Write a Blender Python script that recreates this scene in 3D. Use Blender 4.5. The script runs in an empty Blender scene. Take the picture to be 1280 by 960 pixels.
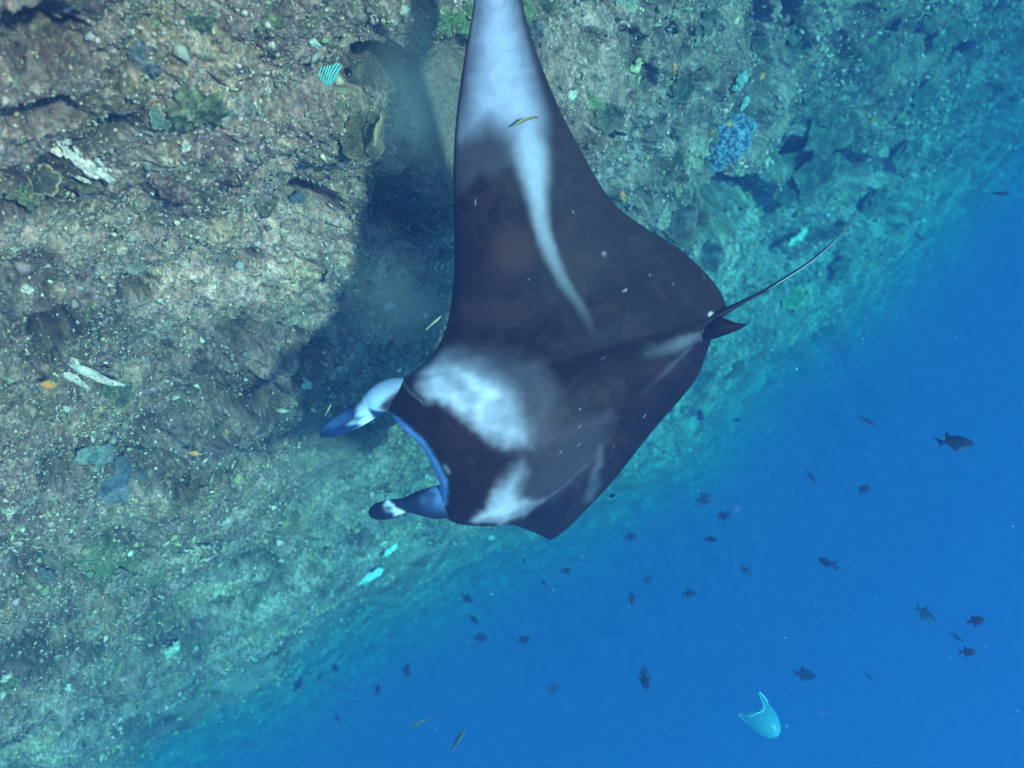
import bpy, bmesh, math, random
import numpy as np
from mathutils import Vector, Matrix, Euler

random.seed(7); np.random.seed(7)
scene = bpy.context.scene
COL = scene.collection

# ------------------------------------------------------------------ frame of the place
F = 1005.0                                   # focal length in pixels of a 1280 px wide picture
def nrm(v): v = np.asarray(v, float); return v / np.linalg.norm(v)
UP = nrm((0.15, -0.30, 0.94))                # true vertical seen from the camera (diver looks steeply down)
RX = nrm(np.array((1., 0., 0.)) - UP * UP[0])
RY = np.cross(UP, RX)
M = np.array([RX, RY, UP])                   # camera axes -> world axes
def W(v): return (M @ np.asarray(v, float).T).T
def cam_pt(px, py, t):
    px, py, t = np.broadcast_arrays(np.asarray(px, float), np.asarray(py, float), np.asarray(t, float))
    return np.stack([(px - 640) / F * t, -(py - 480) / F * t, -t], -1)
def at(px, py, t): return W(cam_pt(px, py, t))

# ------------------------------------------------------------------ camera
cd = bpy.data.cameras.new('camera'); cam = bpy.data.objects.new('camera', cd); COL.objects.link(cam)
cam.matrix_world = Matrix([[M[0][0], M[0][1], M[0][2], 0], [M[1][0], M[1][1], M[1][2], 0], [M[2][0], M[2][1], M[2][2], 0], [0, 0, 0, 1]])
cd.sensor_width = 36; cd.lens = 36 * F / 1280; cd.clip_end = 500; cd.clip_start = 0.05
cd.dof.use_dof = True; cd.dof.focus_distance = 4.9; cd.dof.aperture_fstop = 1.0
scene.camera = cam

# ------------------------------------------------------------------ light
SUN_CAM = nrm((0.58, -0.13, 0.83)); S = W(SUN_CAM)
sd = bpy.data.lights.new('sun', 'SUN'); sun = bpy.data.objects.new('sun', sd); COL.objects.link(sun)
sd.energy = 4.1; sd.angle = math.radians(4); sd.color = (1.0, 0.965, 0.90)
sun.rotation_euler = Vector(S).to_track_quat('Z', 'Y').to_euler()
world = bpy.data.worlds.new('World'); scene.world = world; world.use_nodes = True
wn = world.node_tree; bg = wn.nodes['Background']
sky = wn.nodes.new('ShaderNodeTexSky'); sky.sky_type = 'NISHITA'; sky.sun_disc = False
sky.sun_elevation = math.asin(S[2]); sky.sun_rotation = math.atan2(S[0], S[1])
wn.links.new(sky.outputs[0], bg.inputs[0]); bg.inputs[1].default_value = 0.15
scene.view_settings.view_transform = 'Standard'; scene.view_settings.look = 'None'
scene.view_settings.exposure = 1.12; scene.view_settings.gamma = 1.0
scene.cycles.volume_bounces = 1; scene.cycles.max_bounces = 5; scene.cycles.diffuse_bounces = 2
scene.cycles.use_denoising = True
try: scene.cycles.volume_max_steps = 64
except Exception: pass

# ------------------------------------------------------------------ helpers
def tag(o, label=None, cat=None, group=None, kind=None):
    if label: o['label'] = label
    if cat: o['category'] = cat
    if group: o['group'] = group
    if kind: o['kind'] = kind
    return o
def mesh_obj(name, V, Fc, mat, parent=None, smooth=True, col=None):
    V = np.asarray(V, float); me = bpy.data.meshes.new(name)
    if isinstance(Fc, np.ndarray):
        n, k = Fc.shape
        me.vertices.add(len(V)); me.vertices.foreach_set('co', V.astype(np.float32).ravel())
        me.loops.add(n * k); me.loops.foreach_set('vertex_index', Fc.astype(np.int32).ravel())
        me.polygons.add(n); me.polygons.foreach_set('loop_start', np.arange(0, n * k, k, dtype=np.int32))
        try: me.polygons.foreach_set('loop_total', np.full(n, k, dtype=np.int32))
        except Exception: pass
        me.update(calc_edges=True); me.validate()
    else:
        me.from_pydata([tuple(v) for v in V], [], Fc); me.update()
    if smooth: me.polygons.foreach_set('use_smooth', [True] * len(me.polygons))
    if col is not None:
        a = me.color_attributes.new('Col', 'FLOAT_COLOR', 'POINT')
        c = np.ones((len(V), 4), np.float32); c[:, :3] = col
        a.data.foreach_set('color', c.ravel())
    if mat: me.materials.append(mat)
    o = bpy.data.objects.new(name, me); COL.objects.link(o)
    if parent: o.parent = parent
    return o
def empty(name, loc=(0, 0, 0)):
    o = bpy.data.objects.new(name, None); COL.objects.link(o); o.location = loc; o.empty_display_size = 0.1
    return o
def grid_faces(n, m, wrap=False):
    i = np.arange(n - 1)[:, None]; j = np.arange(m if wrap else m - 1)[None, :]
    j2 = (j + 1) % m
    return np.stack([i * m + j, (i + 1) * m + j, (i + 1) * m + j2, i * m + j2], -1).reshape(-1, 4)

# numpy noise -------------------------------------------------------
_P = np.random.RandomState(11).permutation(256); _P = np.concatenate([_P, _P, _P])
_G = np.random.RandomState(5).normal(size=(256, 3)); _G /= np.linalg.norm(_G, axis=1)[:, None]; _G = _G.astype(np.float32)
def noise(p):
    p = np.asarray(p, np.float32); i = np.floor(p).astype(np.int32); f = p - i; u = f * f * f * (f * (f * 6 - 15) + 10)
    i &= 255; out = 0
    for dx in (0, 1):
        wx = u[..., 0] if dx else 1 - u[..., 0]
        a = _P[(i[..., 0] + dx) & 255]
        for dy in (0, 1):
            wy = u[..., 1] if dy else 1 - u[..., 1]
            b = _P[a + ((i[..., 1] + dy) & 255)]
            for dz in (0, 1):
                wz = u[..., 2] if dz else 1 - u[..., 2]
                g = _G[_P[b + ((i[..., 2] + dz) & 255)]]
                out = out + wx * wy * wz * (g[..., 0] * (f[..., 0] - dx) + g[..., 1] * (f[..., 1] - dy) + g[..., 2] * (f[..., 2] - dz))
    return out * 1.6
def fbm(p, o=4, lac=2.03, gain=.5):
    s = 0; a = 1.
    for k in range(o): s = s + a * noise(p * lac ** k + 17.3 * k); a *= gain
    return s
def worley2(q, seed=0):
    """nearest and second distances and a random id per cell, 2D"""
    q = np.asarray(q, np.float32); i = np.floor(q).astype(np.int32); f = q - i
    f1 = np.full(q.shape[:-1], 9., np.float32); f2 = f1.copy(); cid = np.zeros(q.shape[:-1], np.int32)
    rr = np.random.RandomState(100 + seed).rand(256, 2).astype(np.float32)
    for dx in (-1, 0, 1):
        for dy in (-1, 0, 1):
            h = _P[_P[(i[..., 0] + dx) & 255] + ((i[..., 1] + dy) & 255)]
            r = rr[h]; d = np.hypot(dx + r[..., 0] - f[..., 0], dy + r[..., 1] - f[..., 1])
            m = d < f1
            f2 = np.where(m, f1, np.minimum(f2, d)); cid = np.where(m, h, cid); f1 = np.where(m, d, f1)
    return f1, f2, cid
def sm(a, b, x): t = np.clip((x - a) / (b - a), 0, 1); return t * t * (3 - 2 * t)
def lerp(a, b, t): return a + (b - a) * t

# ------------------------------------------------------------------ materials
def mat_attr(name, rough=.7, spec=.3, bump=.0, bscale=60., mott=.0, mscale=40., sheen=0., sss=0.):
    m = bpy.data.materials.new(name); m.use_nodes = True; nt = m.node_tree; b = nt.nodes['Principled BSDF']
    b.inputs['Roughness'].default_value = rough; b.inputs['Specular IOR Level'].default_value = spec
    at_ = nt.nodes.new('ShaderNodeAttribute'); at_.attribute_name = 'Col'
    src = at_.outputs['Color']
    tc = nt.nodes.new('ShaderNodeTexCoord')
    if mott > 0:
        n = nt.nodes.new('ShaderNodeTexNoise'); n.inputs['Scale'].default_value = mscale; n.inputs['Detail'].default_value = 6
        n.inputs['Roughness'].default_value = .65
        nt.links.new(tc.outputs['Object'], n.inputs['Vector'])
        mr = nt.nodes.new('ShaderNodeMapRange'); mr.inputs[1].default_value = .3; mr.inputs[2].default_value = .7
        mr.inputs[3].default_value = 1 - mott; mr.inputs[4].default_value = 1 + mott
        nt.links.new(n.outputs[0], mr.inputs[0])
        mx = nt.nodes.new('ShaderNodeMix'); mx.data_type = 'RGBA'; mx.blend_type = 'MULTIPLY'; mx.inputs[0].default_value = 1
        nt.links.new(src, mx.inputs[6]); nt.links.new(mr.outputs[0], mx.inputs[7]); src = mx.outputs[2]
    nt.links.new(src, b.inputs['Base Color'])
    if bump > 0:
        n2 = nt.nodes.new('ShaderNodeTexNoise'); n2.inputs['Scale'].default_value = bscale; n2.inputs['Detail'].default_value = 8
        n2.inputs['Roughness'].default_value = .7
        nt.links.new(tc.outputs['Object'], n2.inputs['Vector'])
        bp = nt.nodes.new('ShaderNodeBump'); bp.inputs['Strength'].default_value = 1; bp.inputs['Distance'].default_value = bump
        nt.links.new(n2.outputs[0], bp.inputs['Height']); nt.links.new(bp.outputs[0], b.inputs['Normal'])
    return m
def mat_col(name, c, c2=None, rough=.6, spec=.3, scale=20., bump=.0, bscale=80.):
    m = bpy.data.materials.new(name); m.use_nodes = True; nt = m.node_tree; b = nt.nodes['Principled BSDF']
    b.inputs['Roughness'].default_value = rough; b.inputs['Specular IOR Level'].default_value = spec
    tc = nt.nodes.new('ShaderNodeTexCoord'); n = nt.nodes.new('ShaderNodeTexNoise')
    n.inputs['Scale'].default_value = scale; n.inputs['Detail'].default_value = 5
    nt.links.new(tc.outputs['Object'], n.inputs['Vector'])
    r = nt.nodes.new('ShaderNodeValToRGB'); r.color_ramp.elements[0].position = .35; r.color_ramp.elements[1].position = .65
    r.color_ramp.elements[0].color = (*c, 1); r.color_ramp.elements[1].color = (*(c2 or c), 1)
    nt.links.new(n.outputs[0], r.inputs[0]); nt.links.new(r.outputs[0], b.inputs['Base Color'])
    if bump > 0:
        n2 = nt.nodes.new('ShaderNodeTexNoise'); n2.inputs['Scale'].default_value = bscale; n2.inputs['Detail'].default_value = 6
        nt.links.new(tc.outputs['Object'], n2.inputs['Vector'])
        bp = nt.nodes.new('ShaderNodeBump'); bp.inputs['Distance'].default_value = bump
        nt.links.new(n2.outputs[0], bp.inputs['Height']); nt.links.new(bp.outputs[0], b.inputs['Normal'])
    return m

M_REEF = mat_attr('reef_rock', rough=.85, spec=.25, bump=.016, bscale=44., mott=.5, mscale=55.)
M_RUBBLE = mat_attr('coral_rubble', rough=.8, spec=.3, bump=.004, bscale=120., mott=.3, mscale=90.)
M_MANTA = mat_attr('manta_skin', rough=.52, spec=.06, bump=.0015, bscale=45., mott=.12, mscale=14.)
M_CORAL = mat_attr('coral', rough=.8, spec=.25, bump=.004, bscale=90., mott=.25, mscale=60.)

# ------------------------------------------------------------------ the reef slope: depth of the slope along each line of sight, then relief along its normal
NPL = nrm((0.63, -0.667, 0.40))              # slope normal, camera axes
AX = nrm(np.cross(NPL, (0, 0, 1.))); BX = np.cross(NPL, AX)
def s_tau(px, py):
    return -0.525 * (px - 130) - 0.851 * (py - 960), 0.851 * (px - 130) - 0.525 * (py - 960)
def s_edge(px, py):
    s, tau = s_tau(px, py)
    e = 26 * noise(np.stack([tau / 170., tau * 0 + 3.1, tau * 0], -1)) + 10 * noise(np.stack([tau / 45., tau * 0 + 9.1, tau * 0], -1))
    e = e + np.interp(tau, [-200, 100, 350, 500, 700, 850, 1000, 1200, 1500], [0, 0, 12, 12, -28, -45, 0, 25, 80])
    return s - e
def base_depth(px, py):
    s, tau = s_tau(px, py); d = s_edge(px, py)
    inv = 0.1138 + 2.525e-4 * s - 5.2e-5 * tau
    inv = np.maximum(inv, .035)
    drop = np.where(d < 0, np.exp(np.clip(d, -400, 0) / 60.), 1.)
    inv = .012 + (inv - .012) * drop
    return 1. / inv
def axis(lo, hi, step, margin, n):
    core = np.arange(lo, hi + step, step); g = margin * (np.linspace(0, 1, n + 1)[1:] ** 1.6)
    return np.concatenate([lo - g[::-1], core, core[-1] + g])
STEP = 1.5
gx = axis(-30, 1310, STEP, 420, 40); gy = axis(-30, 990, STEP, 420, 40)
GX, GY = np.meshgrid(gx, gy, indexing='ij')
T0 = base_depth(GX, GY)
PC = cam_pt(GX, GY, T0)
pa = PC @ AX; pb = PC @ BX
px_size = T0 / F * STEP
def lod(wl): return sm(1.0, 3.0, wl / px_size)                 # drop waves finer than the grid
Q2 = np.stack([pa, pb], -1)
warp = np.stack([noise(PC * 1.3 + 5), noise(PC * 1.3 + 31)], -1)
H = .38 * fbm(PC * .42 + 3, 3)
H += .07 * (1 - 2 * np.abs(noise(PC * .9 + 40)))
bf1, bf2, bid = worley2((Q2 + .35 * warp) / .95, 1)
hb = np.random.RandomState(3).rand(256)
H += .11 * hb[bid] * (1 - sm(.0, .62, bf1))
cf1, cf2, cid = worley2((Q2 + .15 * warp) / .30, 2)
hc = np.random.RandomState(4).rand(256) ** 1.5
H += .055 * hc[cid] * np.sqrt(np.clip(1 - (cf1 / .55) ** 2, 0, 1)) * lod(.3)
df1, df2, did = worley2((Q2 + .06 * warp) / .105, 3)
H += .034 * hc[::-1][did] * np.sqrt(np.clip(1 - (df1 / .6) ** 2, 0, 1)) * lod(.105)
n1 = noise(PC * 5.5); n2 = noise(PC * 12 + 9); n3 = noise(PC * 27 + 4)
n4 = noise(PC * 60 + 8)
H += .050 * n1 * lod(.2) + .026 * n2 * lod(.09) + .015 * n3 * lod(.04) + .008 * n4 * lod(.018)
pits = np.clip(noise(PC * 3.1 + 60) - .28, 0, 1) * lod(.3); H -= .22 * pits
def blob(x, y, rx, ry, soft=.5):
    d = np.hypot((GX - x) / rx, (GY - y) / ry) + .25 * noise(np.stack([GX / 30, GY / 30, GX * 0], -1)) + .12 * noise(np.stack([GX / 11, GY / 11, GX * 0], -1)); return 1 - sm(1 - soft, 1 + soft, d)
sandm = np.clip(blob(535, 115, 44, 75) + .8 * blob(520, 385, 45, 32) + .5 * blob(420, 590, 60, 60), 0, 1)
H_fine = H; H = lerp(H, .38 * fbm(PC * .42 + 3, 3) - .05, .75 * np.clip(sandm, 0, 1))
hollow = 0
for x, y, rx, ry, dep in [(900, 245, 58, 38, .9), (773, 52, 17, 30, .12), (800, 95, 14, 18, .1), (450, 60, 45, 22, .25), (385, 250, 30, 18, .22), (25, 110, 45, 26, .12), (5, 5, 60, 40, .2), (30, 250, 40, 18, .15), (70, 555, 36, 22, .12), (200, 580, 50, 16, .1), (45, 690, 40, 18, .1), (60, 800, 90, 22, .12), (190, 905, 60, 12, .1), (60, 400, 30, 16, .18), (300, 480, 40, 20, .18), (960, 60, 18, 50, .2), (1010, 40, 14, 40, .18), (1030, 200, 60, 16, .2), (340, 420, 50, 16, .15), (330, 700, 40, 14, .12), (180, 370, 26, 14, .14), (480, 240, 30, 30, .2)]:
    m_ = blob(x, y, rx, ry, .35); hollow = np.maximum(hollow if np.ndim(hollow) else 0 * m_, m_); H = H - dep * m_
far = sm(9, 22, T0); H = H * (1 + .9 * far)
_s, _tau = s_tau(GX, GY)
EDGE_D = s_edge(GX, GY)
edge = np.maximum(sm(11, 19, T0) * .72, 1 - sm(-6, 55, EDGE_D)); H = H * (1 - .93 * edge) + .25 * edge * noise(PC * .5 + 8)
PD = PC + H[..., None] * NPL
# pigment, with some light and shade painted in ---------------------------------------------------------------------------------------------
def C(*a): return np.array(a)
b1 = fbm(PC * .8 + 12, 3); b2 = fbm(PC * 2.6 + 70, 3); b3 = noise(PC * 9 + 30); b4 = noise(PC * 22 + 66)
col = np.zeros(PC.shape) + C(.17, .155, .125)
col = lerp(col, C(.285, .25, .20), sm(-.1, .7, b1 + .5 * b3)[..., None])           # pink grey crusts
col = lerp(col, C(.13, .14, .075), sm(.05, .55, b2)[..., None] * .8)                # olive turf
col = lerp(col, C(.10, .085, .075), sm(.1, .6, -b2 + .4 * b3)[..., None] * .8)      # dark brown
cc = np.random.RandomState(8).rand(256)
pal = np.array([(.20, .18, .15), (.28, .225, .19), (.24, .21, .12), (.15, .19, .13), (.36, .32, .27), (.12, .10, .09), (.30, .25, .20), (.19, .165, .16)])
pc_ = pal[(cc * 7.99).astype(int)]
col = lerp(col, pc_[did], .45); col = lerp(col, pc_[cid], (.5 * (hc[cid] > .3))[..., None])
n5 = noise(PC * 95 + 3)
col *= np.clip(1 + (1 - .7 * edge) * (.40 * b3 + .45 * b4 + .55 * n4 + .45 * n5), .25, 3)[..., None]
hue = noise(PC * 45 + 21); col *= np.stack([1 + .20 * hue, 1 - .06 * hue, 1 - .16 * hue], -1)
sp = .8 * sm(.42, .66, noise(PC * 33 + 5) + .25 * b2); col = lerp(col, C(.62, .55, .46), sp[..., None] * .75)
sp2 = sm(.45, .7, noise(PC * 17 + 50) + .4 * hue); col = lerp(col, C(.46, .41, .35), sp2[..., None] * .6 * (1 - edge[..., None]))
col *= (1 - .5 * sm(0, .25, pits))[..., None]; col *= (1 - .45 * hollow)[..., None]; col *= (1 + .55 * fbm(PC * 1.7 + 33, 3))[..., None]  # pits and hollows darkened: shade painted into the colour
# sand in gully left of the wing, green algae patches
col = lerp(col, C(.20, .20, .155), .85 * sandm[..., None])
grm = np.clip(blob(545, 8, 35, 18) + blob(705, 105, 8, 16) + .7 * blob(130, 692, 42, 20) + .7 * blob(660, 10, 12, 18), 0, 1)
col = lerp(col, C(.07, .24, .07), .7 * grm[..., None])
sun_patch = blob(300, 320, 130, 110, .6) + .6 * blob(250, 120, 90, 70, .6); col = col * (1 + .35 * np.clip(sun_patch, 0, 1)[..., None] * C(1.2, .9, .9)); near = (1 - sm(5, 9.5, T0))[..., None]; col = np.clip(col * lerp(np.array([.92, .66, .62]) * (1 - .5 * sm(640, 1150, GX) * (1 - sm(60, 330, GY)))[..., None], np.array([1.0, .54, .49]), near), .012, .8)  # sunlit patches painted in; upper right darkened, tint shifts with distance
PW = W(PD.reshape(-1, 3))
nx, ny = GX.shape
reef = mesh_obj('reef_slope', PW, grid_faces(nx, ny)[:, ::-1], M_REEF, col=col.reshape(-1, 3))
tag(reef, 'steep reef slope crusted with brown, pink and olive growth falling into deep water', kind='structure')
print('reef top z', PW[:, 2].max(), 'bottom', PW[:, 2].min())
# where the finished slope lies for each picture point
sx = 640 + F * PD[..., 0] / -PD[..., 2]; sy = 480 - F * PD[..., 1] / -PD[..., 2]
BIN = 4; DM = np.full((1280 // BIN + 1, 960 // BIN + 1), np.inf)
ii = (sx / BIN).astype(int).ravel(); jj = (sy / BIN).astype(int).ravel(); ok = (ii >= 0) & (jj >= 0) & (ii <= 1280 // BIN) & (jj <= 960 // BIN)
np.minimum.at(DM, (ii[ok], jj[ok]), (-PD[..., 2]).ravel()[ok])
def reef_t(px, py, r=0):
    i = int(np.clip(px / BIN, 0, 1280 // BIN)); j = int(np.clip(py / BIN, 0, 960 // BIN))
    a = DM[max(i - 1, 0):i + 2, max(j - 1, 0):j + 2]; return float(np.median(a[np.isfinite(a)]))

# ------------------------------------------------------------------ loose rubble and crust lumps (nobody could count them)
def rubble():
    rs = np.random.RandomState(21); n = 95000
    xs = rs.uniform(-40, 1320, n); ys = rs.uniform(-40, 1000, n)
    i = np.clip(((xs + 30) / STEP).astype(int) + 40, 0, nx - 1); j = np.clip(((ys + 30) / STEP).astype(int) + 40, 0, ny - 1)
    t = T0[i, j]; s, tau = s_tau(xs, ys)
    clump = noise(PC[i, j] * 1.1 + 90) 
    keep = (t < 17) & (rs.rand(n) < .35 + .9 * np.clip(clump + .3, 0, 1)) & (sandm[i, j] < .4)
    i = i[keep]; j = j[keep]; t = t[keep]; n = len(t)
    p = PD[i, j]
    r = rs.lognormal(0, .5, n) * 1.15 / F * t * .9; r = np.clip(r, .003, .04)
    base = np.array([(0, 0, 1), (1, 0, 0), (0, 1, 0), (-1, 0, 0), (0, -1, 0), (0, 0, -1)], float)
    tri = np.array([(0, 1, 2), (0, 2, 3), (0, 3, 4), (0, 4, 1), (5, 2, 1), (5, 3, 2), (5, 4, 3), (5, 1, 4)])
    V = base[None] * (1 + .35 * rs.normal(size=(n, 6, 1)))
    a = rs.normal(size=(n, 3, 3)); qm, _ = np.linalg.qr(a); st = rs.uniform(.4, 2.2, (n, 1, 3))
    V = np.einsum('nij,nkj->nki', qm, V * st) * r[:, None, None] + p[:, None] + (NPL * .3) * r[:, None, None]
    pl = np.array([(.45, .40, .33), (.42, .30, .28), (.30, .28, .16), (.22, .20, .17), (.18, .22, .14), (.52, .50, .42), (.45, .36, .24), (.14, .12, .12), (.28, .26, .26), (.35, .22, .24)])
    pr = np.array([.06, .12, .16, .20, .16, .012, .07, .09, .08, .06]); k = rs.choice(len(pl), n, p=pr / pr.sum())
    c = pl[k] * rs.uniform(.6, 1.25, (n, 1)) * np.array([1.15, .85, .75]); c = np.repeat(c, 6, 0)
    Fc = (tri[None] + (np.arange(n) * 6)[:, None, None]).reshape(-1, 3)
    o = mesh_obj('coral_rubble', W(V.reshape(-1, 3)), Fc, M_RUBBLE, smooth=True, col=c)
    tag(o, 'small broken coral bits and crust lumps strewn all over the reef slope', kind='stuff')
rubble()

# ------------------------------------------------------------------ the manta ray
# stations from the raised right wing tip, over head and tail root, to the drooping left wing tip:
# leading edge (px, py, distance), trailing edge (px, py, distance), greatest half thickness in metres
ST = [
 (640,-165,3.55, 652,-168,3.57, .006), (612,-120,3.60, 648,-110,3.64, .018), (598,-50,3.66, 650,-45,3.72, .030), (591,12,3.74, 654,6,3.80, .038),
 (580,75,3.86, 672,68,3.92, .046), (570,150,4.00, 698,133,4.05, .056), (566.5,220,4.12, 729,193,4.16, .070), (567.5,290,4.23, 763,249,4.28, .090),
 (567,350,4.32, 804,283,4.40, .115), (557,412,4.38, 846,309,4.50, .150), (537,446,4.40, 876,335,4.56, .185), (512,466,4.40, 897,359,4.60, .21),
 (492,480,4.40, 906,377,4.63, .22), (484,506,4.40, 908,389,4.65, .225), (500,533,4.40, 904,397,4.65, .23), (524,555,4.40, 899,404,4.65, .23),
 (539,580,4.42, 894,412,4.65, .23), (550,606,4.45, 889,424,4.67, .22), (551,630,4.50, 885,436,4.69, .20), (562,649,4.56, 880,449,4.72, .18),
 (590,651,4.66, 871,468,4.78, .16), (620,651.5,4.80, 856,490,4.88, .135), (640,655,4.95, 833,520,5.02, .11), (656,660.5,5.12, 800,562,5.20, .08),
 (669,666,5.28, 765,603,5.38, .055), (680,671.5,5.42, 724,646,5.50, .03), (687,674.5,5.50, 696,670,5.54, .008)]
def catmull(P, u):
    P = np.asarray(P, float); n = len(P); x = np.clip(u, 0, n - 1 - 1e-9); i = x.astype(int); f = (x - i)[:, None]
    p0 = P[np.maximum(i - 1, 0)]; p1 = P[i]; p2 = P[i + 1]; p3 = P[np.minimum(i + 2, n - 1)]
    return .5 * ((2 * p1) + (p2 - p0) * f + (2 * p0 - 5 * p1 + 4 * p2 - p3) * f ** 2 + (3 * p1 - 3 * p2 + p3 - p0) * f ** 3)
def poly_d(x, y, P):
    """signed distance to a closed outline, positive inside"""
    P = np.asarray(P, float); d = np.full(x.shape, 1e9); ins = np.zeros(x.shape, bool); n = len(P)
    for k in range(n):
        a, b = P[k], P[(k + 1) % n]; e = b - a; t = np.clip(((x - a[0]) * e[0] + (y - a[1]) * e[1]) / (e @ e), 0, 1)
        d = np.minimum(d, np.hypot(x - a[0] - t * e[0], y - a[1] - t * e[1]))
        c = (a[1] > y) != (b[1] > y)
        ins ^= c & (x < (b[0] - a[0]) * (y - a[1]) / (b[1] - a[1] + 1e-12) + a[0])
    return np.where(ins, d, -d)
def line_w(x, y, P):
    """distance to an open stroke and the width carried along it: points are (x, y, width)"""
    P = np.asarray(P, float); best = np.full(x.shape, 9.)
    for k in range(len(P) - 1):
        a, b = P[k], P[k + 1]; e = b[:2] - a[:2]; t = np.clip(((x - a[0]) * e[0] + (y - a[1]) * e[1]) / (e @ e), 0, 1)
        w = a[2] + t * (b[2] - a[2]); best = np.minimum(best, np.hypot(x - a[0] - t * e[0], y - a[1] - t * e[1]) / w)
    return best
DARK = C(.0135, .0040, .0045); BROWN = C(.040, .0125, .0105); WHITE = C(.44, .345, .42); GREY = C(.11, .075, .095)
def manta_pigment(x, y, P3):
    """back markings in the manta's own plan (its plan axes are numbered like the picture)"""
    q = np.stack([x, y, x * 0], -1)
    wx = x + 7 * noise(q / 26.) + 3 * noise(q / 9. + 4); wy = y + 7 * noise(q / 26. + 40) + 3 * noise(q / 9. + 77)
    c = np.zeros(x.shape + (3,)) + DARK
    mot = fbm(q / 60. + 2 + .9 * noise(q / 30.)[..., None], 4)
    c = lerp(c, BROWN, sm(-.3, .8, mot + .35 * fbm(q / 14. + 6, 2))[..., None] * .5)
    c = lerp(c, BROWN * 1.5, ((1 - sm(.3, 1.1, np.hypot((x - 640) / 38, (y - 312) / 42))) * .75)[..., None])
    c = lerp(c, BROWN * 1.2, ((1 - sm(.3, 1.2, np.hypot((x - 615) / 50, (y - 390) / 25))) * .55)[..., None])
    def put(c, m, k): return lerp(c, k, np.clip(m, 0, 1)[..., None])
    ux = x + 3.5 * noise(q / 40.) + 1.2 * noise(q / 9. + 4); uy = y + 5 * noise(q / 45. + 40)
    # pale outer half of the right wing and its streak running in to the spine
    d = poly_d(ux, uy, [(596, -220), (594, 0), (588, 60), (580, 120), (573, 175), (590, 168), (612, 158), (636, 176), (652, 215), (664, 250), (676, 250), (682, 215), (682, 160), (674, 110), (662, 60), (646, 0), (646, -220)])
    c = put(c, sm(-16, 24, d) * .95, WHITE * (.50 + .10 * sm(.0, .6, mot + .3) + .20 * sm(4, 34, d))[..., None] * C(.95, .92, 1.04))
    c = put(c, sm(-18, 0, poly_d(wx, wy, [(572, 150), (570, 235), (592, 215), (640, 200), (640, 150)])) * .22, GREY * 1.3)
    w = line_w(ux, uy, [(664, 190, 17), (671, 250, 10.5), (681, 300, 8), (699, 345, 7), (722, 382, 6), (741, 412, 5)])
    c = put(c, (1 - sm(.15, 1.8, w)) * np.interp(y, [190, 300, 360, 400, 415], [.85, .6, .28, .1, .02]), WHITE * .75)
    # right shoulder patch
    vx = x + 4 * noise(q / 26.) + 3 * noise(q / 9. + 4); vy = y + 4 * noise(q / 26. + 40) + 3 * noise(q / 9. + 77)
    R = [(517, 463), (532, 449), (553, 443), (593, 452), (624, 470), (640, 486), (650, 505), (662, 535), (664, 556), (634, 561), (601, 545), (577, 524), (557, 506), (534, 503), (521, 485)]
    d = poly_d(vx, vy, R)
    c = put(c, sm(-26, 6, poly_d(wx + 0, wy, [(530, 450), (600, 445), (672, 462), (690, 500), (676, 545), (640, 556), (560, 490)])) * .40, GREY * 1.2)
    core = sm(-.6, .6, fbm(q / 34. + 3, 2) + .12 * noise(q / 8.)); soft = sm(-60, 60, (x - 590) * .55 - (y - 500) * .83); d = d - 4 * soft; c = put(c, sm(-7 - 14 * soft, 12 + 14 * soft, d) * (.72 + .28 * core), WHITE * (.62 + .75 * core * sm(0, 16, d) * sm(660, 560, x))[..., None] if False else WHITE * (.86 + .50 * core * sm(-4, 16, d) * np.interp(x, [530, 620, 660], [1.2, .9, .35]))[..., None])
    c = put(c, sm(-2, 10, d) * sm(.15, .6, fbm(q / 16. + 9, 2)) * .30 * np.interp(x, [560, 640], [.2, 1]), C(.16, .13, .15))
    # left shoulder patch
    d = poly_d(wx, wy, [(640, 583), (627, 600), (617, 620), (606, 637), (590, 646), (588, 652), (626, 653), (650, 643), (676, 627), (652, 622), (652, 604), (660, 588), (655, 573)])
    c = put(c, sm(-9, 14, d) * .9, WHITE * (.45 + .55 * np.interp(y, [580, 640], [0, 1]))[..., None])
    c = put(c, sm(-20, 4, poly_d(wx, wy, [(650, 570), (700, 540), (760, 520), (735, 580), (690, 618), (655, 630)])) * .28, GREY)
    # dark crown of the head, sharp against the shoulder patches
    # pale root of the tail and thin streaks
    w = line_w(wx, wy, [(806, 441, 9), (845, 430, 7), (882, 417, 4), (900, 402, 3)]); c = put(c, (1 - sm(.1, 1.9, w)) * .36 * np.interp(x, [800, 850], [.05, 1]), WHITE * .5)
    w = line_w(x, y, [(800, 494, 3), (835, 462, 3), (864, 434, 2)]); c = put(c, (1 - sm(.0, 2.2, w)) * .15 * np.interp(x, [800, 840], [0, 1]), WHITE * .5)
    w = line_w(wx, wy, [(736, 622, 5), (743, 600, 5), (752, 560, 3)]); c = put(c, (1 - sm(.0, 2.4, w)) * .24, WHITE * .5)
    # pale blue-grey side of the head and the lip
    w = line_w(x, y, [(462, 505, 9), (468, 492, 12), (484, 478, 9), (506, 467, 7), (530, 450, 3)]); c = put(c, (1 - sm(.5, 1.25, w)) * .8, C(.20, .20, .27))
    w = line_w(x, y, [(478, 517, 7), (498, 532, 8), (524, 553, 7), (539, 578, 8), (551, 604, 9), (551, 628, 8)])
    c = put(c, (1 - sm(.35, 1.35, w + .25 * noise(q / 4.))) * .9, C(.20, .30, .62))
    w = line_w(x, y, [(484, 520, 2), (503, 534, 2), (530, 556, 2.), (546, 582, 2), (556, 606, 2.5)]); c = put(c, (1 - sm(.3, 1.4, w)) * .4, C(.30, .32, .40))
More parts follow.
